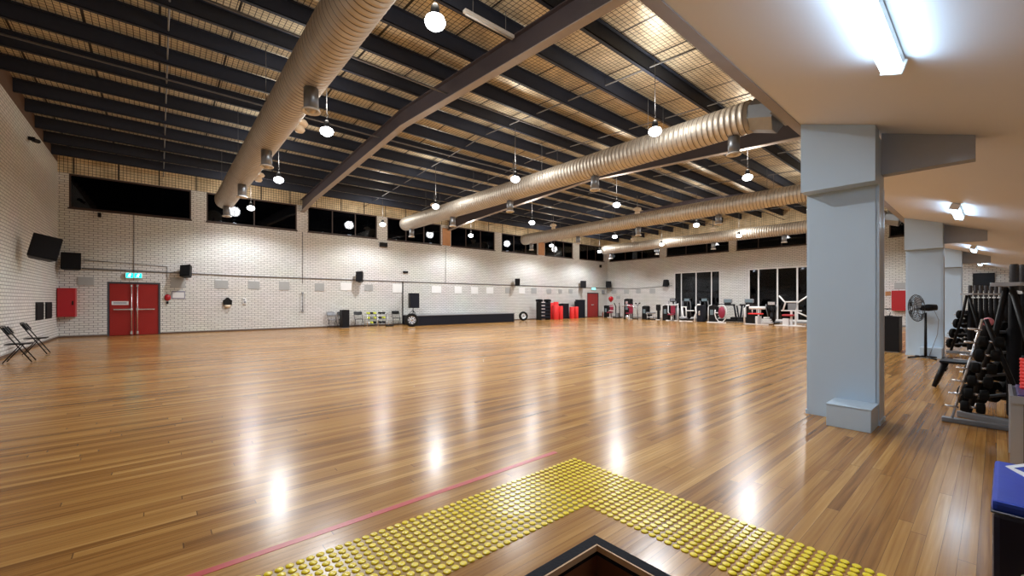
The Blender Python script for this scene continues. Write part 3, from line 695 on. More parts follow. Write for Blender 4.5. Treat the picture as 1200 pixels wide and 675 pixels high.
flat('wall_sensor', 'tiny black sensor high in the far corner above the single red door', 'sensor', 702.5, 704.3, 310.5, 313.5, M['black'], 0.1)
flat('break_glass_unit', 'small dark unit beside the single red door', 'alarm unit', 705.2, 708.2, 340, 344.5, M['grey'], 0.05)
# call point / extinguisher
p = W(196.3, 350, Y=YA)
t = thing('fire_call_point', 'small rounded red alarm unit right of the double doors', 'alarm', (p.x, YA, p.z))
MB().lathe([(0, 0), (0.09, 0.0), (0.11, 0.04), (0.08, 0.08), (0, 0.085)], 20, T(0, 0, 0.05, PI/2) @ Matrix.Scale(1.3, 4, (0, 1, 0))).build('red_body', M['redcab'], t)
MB().box(-0.035, 0.035, -0.06, 0, -0.22, -0.12, 0.015).build('black_hook', M['black'], t)
p = W(266.5, 353.5, Y=YA)
t = thing('wall_dispenser', 'black bell-shaped holder on the back wall below a vent', 'dispenser', (p.x, YA, p.z))
MB().prism([(-0.16, -0.15), (0.16, -0.15), (0.17, 0.06), (0.08, 0.13), (0.04, 0.19), (-0.04, 0.19), (-0.08, 0.13), (-0.17, 0.06)], 'y', -0.13, 0).build('holder_body', M['black'], t)
MB().lathe([(0.0, -0.3), (0.09, -0.27), (0.13, -0.15)], 16, T(0, -0.07, 0)).build('cup', M['cream'], t)
p = W(286.3, 353, Y=YA)
t = thing('wall_phone', 'small white and grey wall unit right of the black holder', 'wall unit', (p.x, YA, p.z))
MB().box(-0.07, 0.07, -0.07, 0, -0.14, 0.14, 0.02).build('unit_body', M['white'], t)
MB().box(-0.03, 0.06, -0.085, -0.07, -0.08, 0.0, 0.01).box(-0.05, 0.02, -0.085, -0.07, 0.04, 0.1, 0.01).build('buttons', M['grey'], t)
p = W(354.3, 354, Y=YA)
t = thing('wall_bar', 'thin grey upright bar on the back wall between vents', 'bar', (p.x, YA, p.z))
MB().tube([(0, -0.08, -0.5), (0, -0.08, 0.5)], 0.02).build('rod', M['cable'], t)
MB().box(-0.04, 0.04, -0.1, 0, 0.42, 0.5).box(-0.04, 0.04, -0.1, 0, -0.5, -0.42).build('mount', M['grey'], t)
# red cabinet at the left corner
cx0, cx1 = wx(64.0, YA), wx(84, YA); 
zc0, zc1 = W(72, 371.5, Y=YA-0.3).z, W(72, 337.5, Y=YA-0.3).z
t = thing('wall_cabinet', 'red hose cabinet in the left corner by the double doors', 'cabinet', (-2.6, YA-0.2, zc0))
MB().box(-0.28, 0.20, -0.18, 0.2, 0, zc1-zc0, 0.01).build('cabinet_body', M['redcab'], t)
MB().box(-0.26, 0.18, -0.195, -0.18, 0.02, zc1-zc0-0.02, 0.005).build('cabinet_door', M['redcab'], t)
MB().box(0.11, 0.15, -0.21, -0.195, 0.45, 0.6).build('cabinet_handle', M['black'], t)
# black vents on left wall
for k, (a, b) in enumerate(((wy(41.3, XL), wy(50.2, XL)), (wy(52.8, XL), wy(60, XL)))):
    z0 = W(46, 375, X=XL).z; z1 = W(46, 354, X=XL).z
    m_ = MB().box(XL+0.004, XL+0.02, a, b, z0, z1)
    for q in range(8): m_.box(XL+0.02, XL+0.035, a+0.05, b-0.05, z0+0.06+q*(z1-z0-0.1)/8, z0+0.1+q*(z1-z0-0.1)/8)
    tag(m_.build('black_grille', M['blackmat']), ['black grille low on the left wall, closer to the folding chairs', 'black grille low on the left wall, closer to the red cabinet'][k], 'grille', 'black grilles on left wall')
t = thing('security_camera', 'small black camera high on the left wall near the roof', 'camera', (XL, 18.4, 6.15))
MB().box(0, 0.14, -0.05, 0.05, -0.03, 0.07, 0.01).build('camera_mount', M['black'], t); MB().tube([(0.1, 0.05, 0.0), (0.22, -0.2, -0.08)], 0.06, 12).build('camera_barrel', M['black'], t)
# conduits on the walls
z318 = W(300, 324, Y=YA).z
c_ = MB(); c_.tube([(wx(96, YA), YA-0.03, z318+0.08), (wx(300, YA), YA-0.03, z318), (wx(470, YA), YA-0.03, z318-0.02), (XB-0.05, YA-0.03, z318)], 0.022, 6)
tag(c_.build('wall_conduit', M['cable']), 'long thin grey conduit running level along the back wall', 'conduit')
c_ = MB(); c_.tube([(XB-0.03, YA-0.05, z318), (XB-0.03, wy(745, XB), z318-0.1), (XB-0.03, wy(788, XB), z318+0.05)], 0.022, 6)
tag(c_.build('wall_conduit', M['cable']), 'thin sagging grey conduit along the far wall above the machines', 'conduit')
c_ = MB(); c_.tube([(wx(471.7, YA), YA-0.03, 0.05), (wx(471.7, YA), YA-0.03, z318)], 0.03, 6)
tag(c_.build('wall_conduit', M['black']), 'black upright conduit dropping to the floor left of the stage speaker', 'conduit')
for k, (px, ztop) in enumerate(((157, 5.0), (354.5, 4.95), (522, 4.95))):
    x = wx(px, YA); zb = [2.55, z318-0.3, z318][k]
    c_ = MB(); c_.tube([(x, YA-0.02, zb), (x, YA-0.02, ztop)], 0.011, 6)
    tag(c_.build('wall_cable', M['cable']), ['thin cable dropping from a clerestory window to the exit sign', 'thin cable dropping from a pier to the upright bar', 'thin cable dropping from the clerestory over the stage'][k], 'cable')
c_ = MB(); c_.tube([(wx(98, YA), YA-0.03, z318+0.42), (wx(196, YA), YA-0.03, z318+0.30), (wx(196, YA), YA-0.03, z318-0.25)], 0.012, 6)
tag(c_.build('wall_cable', M['cable']), 'thin cable from the corner speaker passing over the exit sign', 'cable')
# ------------------------------------------------------------------ folding chairs
def folding_chair(loc, rz, label, seatm, framem, group):
    t = thing('folding_chair', label, 'chair', loc, rz, group)
    MB().box(-0.20, 0.20, -0.19, 0.19, 0.415, 0.44, 0.012).build('seat', seatm, t)
    m_ = MB(); R_ = T(-0.19, 0, 0.72, 0, -0.52, 0)
    for q in range(6):
        a = (q-2.5)*0.07
        m_.box(-0.012-0.05*(abs(a)/0.2)**2*-1, 0.006-0.05*(abs(a)/0.2)**2*-1, a-0.037, a+0.037, -0.085, 0.10, 0.004, R_)
    m_.build('backrest', seatm, t)
    for s_ in (-1, 1):
        MB().tube([(0.22, s_*0.205, 0.012), (-0.20, s_*0.205, 0.74), (-0.24, s_*0.20, 0.81), (-0.25, s_*0.17, 0.83)], 0.012).build('leg', framem, t)
        MB().tube([(-0.22, s_*0.18, 0.012), (0.04, s_*0.18, 0.41), (0.10, s_*0.18, 0.415)], 0.011).build('leg', framem, t)
    MB().tube([(0.16, -0.205, 0.12), (0.16, 0.205, 0.12)], 0.009).tube([(-0.17, -0.18, 0.09), (-0.17, 0.18, 0.09)], 0.009).tube([(-0.25, -0.17, 0.83), (-0.25, 0.17, 0.83)], 0.012).build('crossbar', framem, t)
    return t
folding_chair((-2.42, 14.52, 0), 0.0, 'black folding chair by the left wall, nearer the camera', M['black'], M['black'], 'folding chairs by the left wall')
folding_chair((-2.45, 16.45, 0), 0.0, 'black folding chair by the left wall, farther, closer to the red cabinet', M['black'], M['black'], 'folding chairs by the left wall')
gc = 'folding chairs along the back wall'
for k, (px, y) in enumerate(((389.5, 22.75), (401.5, 22.85), (420.5, 22.6), (464.5, 22.6))):
    folding_chair((wx(px, y), y, 0), -PI/2+[0.1, 0, -0.1, -0.15][k], ['dark folding chair on the back wall, leftmost of its row', 'folding chair mostly hidden behind the black floor cabinet', 'folding chair between the black floor cabinet and the small rack', 'folding chair between the small rack and the stage'][k], M['black'] if k else M['grey'], M['doorframe'], gc)
t = thing('floor_cabinet', 'slim black upright cabinet standing between folding chairs', 'cabinet', (wx(403.8, 22.3), 22.3, 0))
MB().box(-0.19, 0.19, -0.2, 0.2, 0.02, 0.95, 0.012).build('cabinet_body', M['black'], t)
MB().box(-0.17, 0.17, -0.21, -0.2, 0.04, 0.93, 0.006).build('grille', M['blackmat'], t)
MB().box(-0.19, 0.19, -0.2, 0.2, 0, 0.02).build('foot_rail', M['grey'], t)
# small rack with balls and blocks
rx = wx(441.5, 22.6); t = thing('storage_rack', 'low chrome rack of coloured weights against the back wall', 'rack', (rx, 22.6, 0))
for s_ in (-0.6, 0, 0.6):
    MB().tube([(s_, -0.2, 0), (s_, -0.12, 0.72)], 0.018).tube([(s_, 0.2, 0), (s_, 0.12, 0.72)], 0.018).tube([(s_, -0.2, 0.02), (s_, 0.2, 0.02)], 0.018).build('upright', M['chrome'], t)
for z in (0.16, 0.42, 0.68):
    MB().box(-0.6, 0.6, -0.12, 0.12, z-0.015, z, 0.004).build('shelf', M['grey'], t)
cols = ['lime', 'black', 'lime', 'black', 'black', 'lime', 'grey', 'lime', 'black', 'lime', 'white', 'lime', 'black', 'black', 'navy']
nm = {'lime': 'lime yellow', 'black': 'black', 'grey': 'grey', 'white': 'white', 'navy': 'navy'}
DB = {}
for r_ in range(3):
    for q in range(5):
        cm = cols[r_*5+q]; z = (0.68, 0.42, 0.16)[r_]
        loc = (rx+(-0.49, -0.31, -0.13, 0.18, 0.40)[q], 22.6, z+0.062)
        lab = '%s dumbbell, %s shelf of the low chrome rack, %s from its left' % (nm[cm], ('top', 'middle', 'bottom')[r_], ORD[q])
        if cm not in DB:
            t = thing('dumbbell', lab, 'dumbbell', loc, group='dumbbells on the low chrome rack')
            for s_ in (-1, 1): MB().lathe([(0.055, 0), (0.062, 0.01), (0.062, 0.07), (0.055, 0.08)], 6, T(0, s_*0.11-(0.04), 0, -PI/2, 0, 0)).build('weight_head', M[cm], t)
            MB().tube([(0, -0.08, 0), (0, 0.08, 0)], 0.016).build('grip', M['chrome'], t); DB[cm] = t
        else: dup(DB[cm], loc, label=lab)
tag(MB().lathe([(0.02, 0), (0.22, 0.0), (0.23, 0.03), (0.22, 0.06), (0.02, 0.06)], 24, T(wx(456.5, 22.0), 22.0, 0)).build('weight_plate', M['rubber']), 'black weight plate lying flat on the floor right of the low rack', 'weight plate')
# ------------------------------------------------------------------ stage, tyres, PA
t = thing('stage_platform', 'long low black stage platform against the back wall', 'stage', (0, 0, 0))
MB().box(11.1, 18.45, 21.32, YA-0.03, 0.56, 0.60, 0.005).build('stage_top', M['grey'], t)
MB().box(11.12, 18.43, 21.34, YA-0.05, 0, 0.56).build('stage_skirt', M['navy'], t)
def tyre(px, y, r, label, spokes, yaw):
    x = wx(px, y); t = thing('tyre', label, 'tyre', (x, y, r*0.985), rot=(PI/2-0.12, 0, yaw), group='tyres by the stage')
    w = r*0.32
    MB().lathe([(r*0.62, -w), (r*0.86, -w*1.05), (r*0.97, -w*0.8), (r, -w*0.4), (r, w*0.4), (r*0.97, w*0.8), (r*0.86, w*1.05), (r*0.62, w), (r*0.60, 0), (r*0.62, -w)], 32, cap=False).build('rubber_ring', M['rubber'], t)
    m_ = MB(); m_.lathe([(r*0.2, 0.02), (r*0.2, 0.06), (0, 0.07)], 16)
    m_.lathe([(r*0.56, -0.04), (r*0.62, -0.04), (r*0.62, 0.05), (r*0.56, 0.05), (r*0.56, -0.04)], 28, cap=False)
    for q in range(spokes): m_.box(0, r*0.6, -0.035, 0.035, 0.0, 0.04, 0, Matrix.Rotation(2*PI*q/spokes, 4, 'Z'))
    m_.build('rim', M['chrome'], t); return t
tyre(482.5, 20.9, 0.37, 'large tyre leaning at the left end of the stage', 8, -0.35)
tyre(613.3, 22.2, 0.33, 'smaller spoked tyre standing right of the stage', 5, -0.35)
t = thing('pa_speaker', 'big black loudspeaker on a short stand at the left end of the stage', 'loudspeaker', (wx(484, 22.4), 22.4, 0.6))
MB().tube([(0, 0, 0.05), (0, 0, 0.45)], 0.022).build('pole', M['black'], t)
for q in range(3):
    a = q*2*PI/3+0.4; MB().tube([(0, 0, 0.28), (0.28*math.cos(a), 0.28*math.sin(a), 0.015)], 0.014).build('leg', M['black'], t)
m_ = MB(); m_.prism([(-0.31, -0.22), (0.31, -0.22), (0.2, 0.22), (-0.2, 0.22)], 'z', 0.40, 1.28); bmesh.ops.bevel(m_.bm, geom=list(m_.bm.edges), offset=0.015, segments=2, affect='EDGES'); m_.build('cabinet', M['black'], t)
MB().box(-0.28, 0.28, -0.235, -0.22, 0.43, 1.25, 0.006).build('grille', M['navy'], t)
# ------------------------------------------------------------------ rack, red rolls, black boxes right of the stage
y = 22.1; x0, x1 = wx(631.5, y), wx(642, y)
t = thing('stacking_rack', 'black slatted rack topped with two rolls, left of the red rolls', 'rack', ((x0+x1)/2, y, 0)); hw = (x1-x0)/2
for s_ in (-1, 1): MB().box(s_*hw-0.04, s_*hw+0.04, -0.25, 0.25, 0, 1.34, 0.01).build('side_panel', M['black'], t)
for q in range(5): MB().box(-hw+0.04, hw-0.04, -0.26, 0.22, 0.12+0.25*q, 0.28+0.25*q, 0.02).build('slat', M['navy'], t)
for s_ in (-1, 1): MB().lathe([(0, -0.3), (0.1, -0.3), (0.11, 0), (0.1, 0.3), (0, 0.3)], 16, T(s_*(hw-0.05), 0, 1.45, PI/2)).build('top_roll', M['blackmat'], t)
def roll(px, y, r, h, m_, label, group, name='foam_roll'):
    x = wx(px, y); b = MB(); b.lathe([(0, 0), (r*0.96, 0), (r, 0.02), (r, h-0.03), (r*0.93, h), (r*0.5, h+0.005), (0, h-0.01)], 28)
    return tag(b.build(name, m_, loc=(x, y, 0)), label, 'roll', group)
gr = 'red vinyl rolls beside the stage'
roll(645.8, 22.45, 0.20, 1.28, M['red'], 'tall bright red roll leaning next to the slatted rack', gr)
roll(651.5, 22.55, 0.2, 1.34, M['red'], 'tallest bright red roll at the back of the cluster', gr)
roll(651.3, 21.95, 0.24, 1.08, M['red'], 'bright red roll in front of the tallest one', gr)
roll(656.8, 22.1, 0.2, 1.02, M['red'], 'bright red roll touching the wide black box', gr)
roll(670.3, 22.2, 0.2, 0.95, M['red'], 'short bright red roll, left of the pair between black boxes', gr)
roll(675.0, 22.3, 0.2, 0.95, M['red'], 'short bright red roll, right of the pair between black boxes', gr)
roll(656.4, 22.80, 0.14, 1.2, M['blackmat'], 'black roll peeking above the red roll', 'black rolls')
def crate(px0, px1, y, h, dep, label, name='equipment_box'):
    xa, xb = wx(px0, y), wx(px1, y); t = thing(name, label, 'box', ((xa+xb)/2, y, 0)); w = (xb-xa)/2
    MB().box(-w, w, 0, dep, 0.03, h-0.04, 0.015).build('box_body', M['navy'], t)
    MB().box(-w-0.01, w+0.01, -0.01, dep+0.01, h-0.04, h, 0.01).build('lid', M['blackmat'], t)
    for s_ in (-1, 1): MB().box(s_*(w-0.06)-0.04, s_*(w-0.06)+0.04, 0.03, 0.12, 0, 0.03).build('foot', M['black'], t)
crate(659.5, 666.8, 22.35, 1.22, 0.25, 'wide black box between the two clusters of red rolls')
crate(677.5, 685.8, 22.3, 1.52, 0.3, 'tall black box just left of the single red door')
roll(675.2, 22.82, 0.14, 1.4, M['blackmat'], 'tall black roll behind the tall black box', 'black rolls')
# ------------------------------------------------------------------ gym machines on the far wall
def rnd_panel(w, d, h, r=0.12):
    """rounded-top upright shroud, x width w, y depth d"""
    pts_ = [(-w/2, 0)]
    for k in range(7): a = PI-PI/2*k/6; pts_.append((-w/2+r+r*math.cos(a), h-r+r*math.sin(a)))
    for k in range(7): a = PI/2-PI/2*k/6; pts_.append((w/2-r+r*math.cos(a), h-r+r*math.sin(a)))
    pts_.append((w/2, 0)); m_ = MB(); m_.prism(pts_, 'y', -d/2, d/2); return m_
def machine(name, label, px, X, parts, group='strength machines along the far wall'):
    t = thing(name, label, 'gym machine', (X, wy(px, X), 0), -PI/2, group)
    for nm_, m_, prims in parts:
        b = MB()
        for pr in prims:
            k = pr[0]
            if k == 'b': b.box(*pr[1:7], bev=0.015)
            elif k == 'B': b.box(*pr[1:7], bev=0.05)
            elif k == 't': b.tube(pr[1], pr[2])
            elif k == 'l': b.lathe(pr[1], 20, pr[2])
            elif k == 's':
                q = rnd_panel(pr[1], pr[2], pr[3]); bmesh.ops.transform(q.bm, matrix=T(pr[4], pr[5], pr[6] if len(pr) > 6 else 0), verts=q.bm.verts)
                tm = bpy.data.meshes.new('t'); q.bm.to_mesh(tm); q.bm.free(); b.bm.from_mesh(tm); bpy.data.meshes.remove(tm)
        b.build(nm_, M[m_], t)
    return t
def tower(x, w=0.42, h=1.1, d=0.5, trim=True):
    p = [('shroud', 'black', [('s', w, d, h, x, 0)]),
         ('label_plate', 'screen', [('b', x-w*0.25, x+w*0.25, -d/2-0.012, -d/2, h*0.45, h*0.75)])]
    if trim: p.append(('white_edge', 'white', [('t', [(x-w/2-0.025, -d/2, 0), (x-w/2-0.025, -d/2, h-0.12), (x-w/2+0.04, -d/2, h-0.0), (x-w/2+0.14, -d/2, h+0.025)], 0.028), ('b', x-w/2-0.05, x-w/2, -d/2, d/2, 0, h-0.15)]))
    return p
def seatset(x, y=-0.5, c='burg'):
    return [('seat', c, [('B', x-0.2, x+0.2, y-0.2, y+0.2, 0.42, 0.5)]), ('backrest', c, [('B', x-0.17, x+0.17, y+0.18, y+0.28, 0.52, 1.08)]),
            ('seat_post', 'white', [('b', x-0.04, x+0.04, y-0.04, y+0.04, 0.05, 0.42), ('b', x-0.25, x+0.25, y-0.05, y+0.03, 0.0, 0.06), ('t', [(x, y+0.23, 0.5), (x, y+0.3, 0.06)], 0.03)])]
machine('chest_press_machine', 'strength machine with burgundy pads below the red balloon', 712, 29.3,
    tower(0.0, 0.42, 1.05)+seatset(0.62)+[
    ('base_frame', 'black', [('b', 0.2, 1.35, -0.35, -0.27, 0, 0.07), ('b', 1.2, 1.3, -0.6, 0.2, 0, 0.07), ('b', 0.1, 1.3, -0.1, 0.0, 0, 0.07)]),
    ('upright', 'black', [('t', [(0.92, -0.1, 0.0), (0.92, -0.1, 0.95), (0.85, -0.25, 1.25)], 0.04)]),
    ('upright', 'black', [('t', [(1.3, -0.1, 0.0), (1.28, -0.1, 0.95), (1.36, -0.25, 1.25)], 0.04)]),
    ('weight_stack', 'grey', [('b', 0.98, 1.22, -0.2, 0.0, 0.07, 0.42)]),
    ('press_arm', 'white', [('t', [(0.3, -0.25, 0.5), (0.5, -0.45, 0.62), (0.95, -0.45, 0.6)], 0.03), ('t', [(0.4, -0.3, 0.95), (0.85, -0.3, 0.98)], 0.028)])])
machine('tower_row_machine', 'tallest black tower machine with a leaning burgundy back pad', 736.5, 28.5,
    tower(0.0, 0.5, 1.6)+seatset(0.45, -0.55)+[
    ('pulley_head', 'chrome', [('b', -0.1, 0.12, -0.28, -0.25, 1.2, 1.4)]),
    ('upper_pad', 'burg', [('B', 0.15, 0.55, -0.35, -0.22, 0.85, 1.15)]),
    ('lever_arm', 'chrome', [('t', [(-0.3, -0.4, 0.98), (0.1, -0.45, 1.1), (0.6, -0.4, 1.0), (0.8, -0.3, 0.92)], 0.028), ('t', [(0.55, -0.35, 1.1), (0.85, -0.2, 0.95), (0.95, -0.2, 0.3)], 0.025)]),
    ('base_frame', 'black', [('b', -0.2, 1.1, -0.4, -0.3, 0, 0.07), ('b', 0.2, 0.32, -0.9, 0.1, 0, 0.07)]),
    ('handle_post', 'grey', [('t', [(0.98, -0.2, 0.0), (0.98, -0.2, 1.05), (0.82, -0.2, 1.2)], 0.03), ('t', [(0.98, -0.2, 1.05), (1.1, -0.2, 1.22)], 0.03)]),
    ('hand_grip', 'black', [('l', [(0, -0.05), (0.07, -0.03), (0.07, 0.03), (0, 0.05)], T(0.8, -0.2, 1.23)), ('l', [(0, -0.05), (0.07, -0.03), (0.07, 0.03), (0, 0.05)], T(1.12, -0.2, 1.25))]),
    ('foot_disc', 'chrome', [('l', [(0, 0), (0.16, 0.0), (0.16, 0.05), (0, 0.06)], T(0.5, -0.9, 0.16, PI/2))])])
machine('leg_curl_machine', 'machine with black tower, low white bench frame and black end pad', 757, 28.6,
    tower(0.0, 0.4, 1.05)+[
    ('base_frame', 'black', [('b', 0.3, 1.1, -0.55, -0.1, 0, 0.06)]),
    ('bench_frame', 'white', [('t', [(0.2, -0.3, 0.45), (0.95, -0.3, 0.45)], 0.035), ('t', [(0.3, -0.3, 0.05), (0.3, -0.3, 0.45)], 0.03), ('t', [(0.9, -0.3, 0.05), (0.9, -0.3, 0.5)], 0.03), ('t', [(0.35, -0.45, 0.2), (0.85, -0.45, 0.2)], 0.03)]),
    ('bench_pad', 'grey', [('B', 0.25, 0.95, -0.42, -0.16, 0.48, 0.57)]),
    ('roller', 'black', [('t', [(0.45, -0.5, 0.36), (0.8, -0.5, 0.36)], 0.055)]),
    ('end_pad', 'black', [('B', 1.0, 1.3, -0.3, -0.1, 0.7, 1.15), ('b', 1.08, 1.25, -0.25, -0.12, 0.0, 0.7)]),
    ('foot_bar', 'white', [('b', 0.9, 1.4, -0.5, -0.4, 0, 0.05)])])
machine('pulldown_machine', 'machine with burgundy seat under a level white crossbar', 781.5, 28.2,
    tower(0.0, 0.42, 1.1)+seatset(0.62)+[
    ('crossbar', 'white', [('t', [(0.15, -0.35, 1.15), (1.05, -0.35, 1.15)], 0.035)]),
    ('upright', 'white', [('t', [(1.0, -0.3, 0.0), (1.0, -0.3, 1.25)], 0.04)]),
    ('swing_arm', 'white', [('t', [(0.3, -0.35, 1.15), (0.38, -0.5, 0.6), (0.5, -0.5, 0.5)], 0.03)]),
    ('weight_stack', 'grey', [('b', 0.75, 0.95, -0.2, 0.02, 0.06, 0.9)]),
    ('base_frame', 'white', [('b', 0.2, 1.1, -0.55, -0.45, 0, 0.06), ('b', 0.45, 0.55, -0.8, 0.0, 0, 0.06)])])
machine('hip_machine', 'white C-shaped frame machine beside a grey tower', 821, 28.1,
    [('shroud', 'navy', [('s', 0.38, 0.5, 1.15, 0.05, 0)]), ('white_edge', 'white', [('t', [(-0.28, -0.3, 0.0), (-0.26, -0.3, 0.35), (-0.16, -0.3, 0.6), (-0.2, -0.3, 1.0), (-0.05, -0.3, 1.17), (0.12, -0.3, 1.17)], 0.055)]),
     ('label_plate', 'chrome', [('b', -0.02, 0.08, -0.27, -0.25, 0.45, 0.75)]),
     ('frame_loop', 'white', [('t', [(-1.2, -0.35, 1.0), (-0.8, -0.35, 1.0)], 0.035), ('t', [(-1.15, -0.35, 1.0), (-1.05, -0.35, 0.3), (-0.8, -0.35, 0.3)], 0.05), ('t', [(-0.85, -0.35, 1.0), (-0.82, -0.35, 0.3)], 0.04), ('t', [(-0.85, -0.35, 0.75), (-0.3, -0.35, 0.75)], 0.035)]),
     ('seat', 'grey', [('B', -1.1, -0.7, -0.7, -0.3, 0.2, 0.28)]),
     ('base_frame', 'white', [('b', -1.2, -0.3, -0.6, -0.5, 0, 0.06), ('b', -1.05, -0.85, -0.95, -0.2, 0, 0.06)])])
machine('leg_press_machine', 'machine with a burgundy oval pad inside a curved white frame', 836, 27.9,
    tower(0.0, 0.40, 1.12)+[
    ('oval_pad', 'burg', [('l', [(0, -0.06), (0.18, -0.05), (0.22, 0), (0.18, 0.05), (0, 0.06)], T(0.72, -0.45, 0.68, PI/2, 0, 0) @ Matrix.Scale(1.75, 4, (0, 1, 0)))]),
    ('curved_frame', 'white', [('t', [(0.3, -0.4, 0.85), (0.26, -0.4, 0.6), (0.34, -0.4, 0.3), (0.5, -0.4, 0.1), (0.75, -0.4, 0.06), (0.95, -0.4, 0.3), (1.0, -0.4, 0.6), (0.98, -0.4, 0.9), (0.85, -0.4, 1.12), (0.6, -0.4, 1.14), (0.48, -0.4, 1.08)], 0.035)]),
    ('seat_arm', 'white', [('t', [(0.28, -0.4, 0.65), (0.55, -0.4, 0.65)], 0.035), ('t', [(0.5, -0.4, 0.45), (0.6, -0.4, 0.75)], 0.03)]),
    ('base_frame', 'white', [('b', -0.2, 1.0, -0.55, -0.45, 0, 0.06), ('b', 0.35, 0.45, -0.6, 0.1, 0, 0.06)])])
machine('leg_extension_machine', 'machine with a flat red seat and a thick white roller', 878, 27.9,
    [('shroud', 'black', [('s', 0.34, 0.5, 1.15, 0.05, 0.1)]), ('white_edge', 'white', [('t', [(-0.2, -0.2, 0.0), (-0.2, -0.2, 0.95), (-0.1, -0.2, 1.12), (0.08, -0.2, 1.16)], 0.05)]),
     ('seat', 'red', [('B', 0.1, 0.85, -0.5, -0.1, 0.60, 0.68)]),
     ('roller', 'white', [('l', [(0, 0), (0.09, 0.01), (0.09, 0.86), (0, 0.88)], T(0.15, -0.4, 1.0, 0, PI/2, 0))]),
     ('roller_bracket', 'white', [('t', [(0.3, -0.35, 0.68), (0.3, -0.35, 0.95)], 0.03), ('t', [(0.55, -0.35, 0.68), (0.55, -0.35, 0.95)], 0.03), ('t', [(0.75, -0.35, 0.68), (0.75, -0.35, 0.95)], 0.03)]),
     ('plate_stack', 'white', [('b', 0.8, 1.4, -0.5, -0.2, 0.08, 0.14), ('b', 0.85, 1.35, -0.5, -0.2, 0.17, 0.24), ('b', 0.9, 1.3, -0.5, -0.2, 0.27, 0.34), ('b', 0.95, 1.2, -0.5, -0.2, 0.37, 0.46)]),
     ('base_frame', 'white', [('b', 0.0, 1.3, -0.75, -0.65, 0, 0.05), ('b', 0.6, 0.7, -0.75, 0.0, 0, 0.5)])])
machine('plate_loaded_machine', 'machine with white raised V-shaped arms in front of the far glazing', 929.5, 27.6,
    [('arm_frame', 'white', [('t', [(-0.62, -0.3, 1.72), (-0.3, -0.3, 1.32), (-0.42, -0.3, 0.86)], 0.045), ('t', [(0.95, -0.3, 1.82), (0.3, -0.3, 1.32), (0.22, -0.3, 0.86)], 0.045), ('t', [(-0.3, -0.3, 1.36), (0.3, -0.3, 1.36)], 0.04), ('t', [(-0.5, -0.3, 0.86), (0.5, -0.3, 0.86)], 0.035)]),
     ('hand_grip', 'black', [('t', [(-0.62, -0.3, 1.70), (-0.3, -0.25, 1.78)], 0.03)]), ('hand_grip', 'black', [('t', [(0.95, -0.3, 1.80), (0.6, -0.25, 1.76)], 0.03)]),
     ('backrest', 'grey', [('B', -0.22, 0.2, -0.2, -0.1, 0.9, 1.28)]),
     ('seat', 'redcab', [('B', -0.4, 0.15, -0.6, -0.2, 0.55, 0.66)]),
     ('centre_post', 'white', [('b', -0.05, 0.05, -0.35, -0.25, 0.05, 0.9), ('b', 0.16, 0.24, -0.35, -0.25, 0.05, 0.9)]),
     ('diagonal_brace', 'white', [('t', [(0.25, -0.3, 0.8), (0.75, -0.3, 0.55)], 0.04)]),
     ('weight_stack', 'white', [('b', -0.42, -0.12, -0.4, -0.15, 0.05, 0.42)]),
     ('base_frame', 'white', [('b', -0.7, 0.8, -0.85, -0.75, 0, 0.05), ('b', -0.6, 0.5, -0.45, -0.3, 0, 0.05), ('b', -0.05, 0.05, -0.9, 0.2, 0, 0.05)]),
     ('side_tower', 'white', [('t', [(0.80, -0.2, 0), (0.80, -0.2, 1.05), (0.95, -0.2, 1.15), (1.1, -0.2, 1.15)], 0.055), ('b', 0.82, 1.15, -0.2, 0.2, 0.0, 1.05)])])
# cardio row behind
def treadmill(px, X, mirror, label):
    s_ = -1 if mirror else 1
    return machine('treadmill', label, px, X, [
        ('console', 'grey', [('B', -0.28, 0.28, -0.06, 0.06, 1.28, 1.56)]), ('console_screen', 'screen', [('b', -0.22, 0.22, -0.075, -0.06, 1.32, 1.52)]),
        ('handrail', 'black', [('t', [(-0.55, -0.1, 1.16), (0.5, -0.1, 1.16)], 0.05), ('b', -0.2, 0.2, -0.1, 0.05, 1.12, 1.28)]),
        ('upright', 'navy', [('t', [(s_*0.42, -0.05, 1.15), (s_*0.55, 0.0, 0.15)], 0.06)]),
        ('upright', 'navy', [('t', [(s_*0.42, 0.4, 1.1), (s_*0.55, 0.45, 0.15)], 0.05)]),
        ('deck', 'black', [('B', -0.55 if s_ > 0 else -0.64, 0.64 if s_ > 0 else 0.55, -0.35, 0.3, 0.04, 0.2)]), ('motor_cover', 'black', [('B', s_*0.44-0.18, s_*0.44+0.18, -0.3, 0.3, 0.15, 0.34)])], 'cardio machines behind the strength row')
treadmill(853, 29.6, False, 'dark treadmill in front of the blank wall between the two glazed bays')
treadmill(878, 29.6, True, 'dark treadmill at the left edge of the right-hand glazed bay')
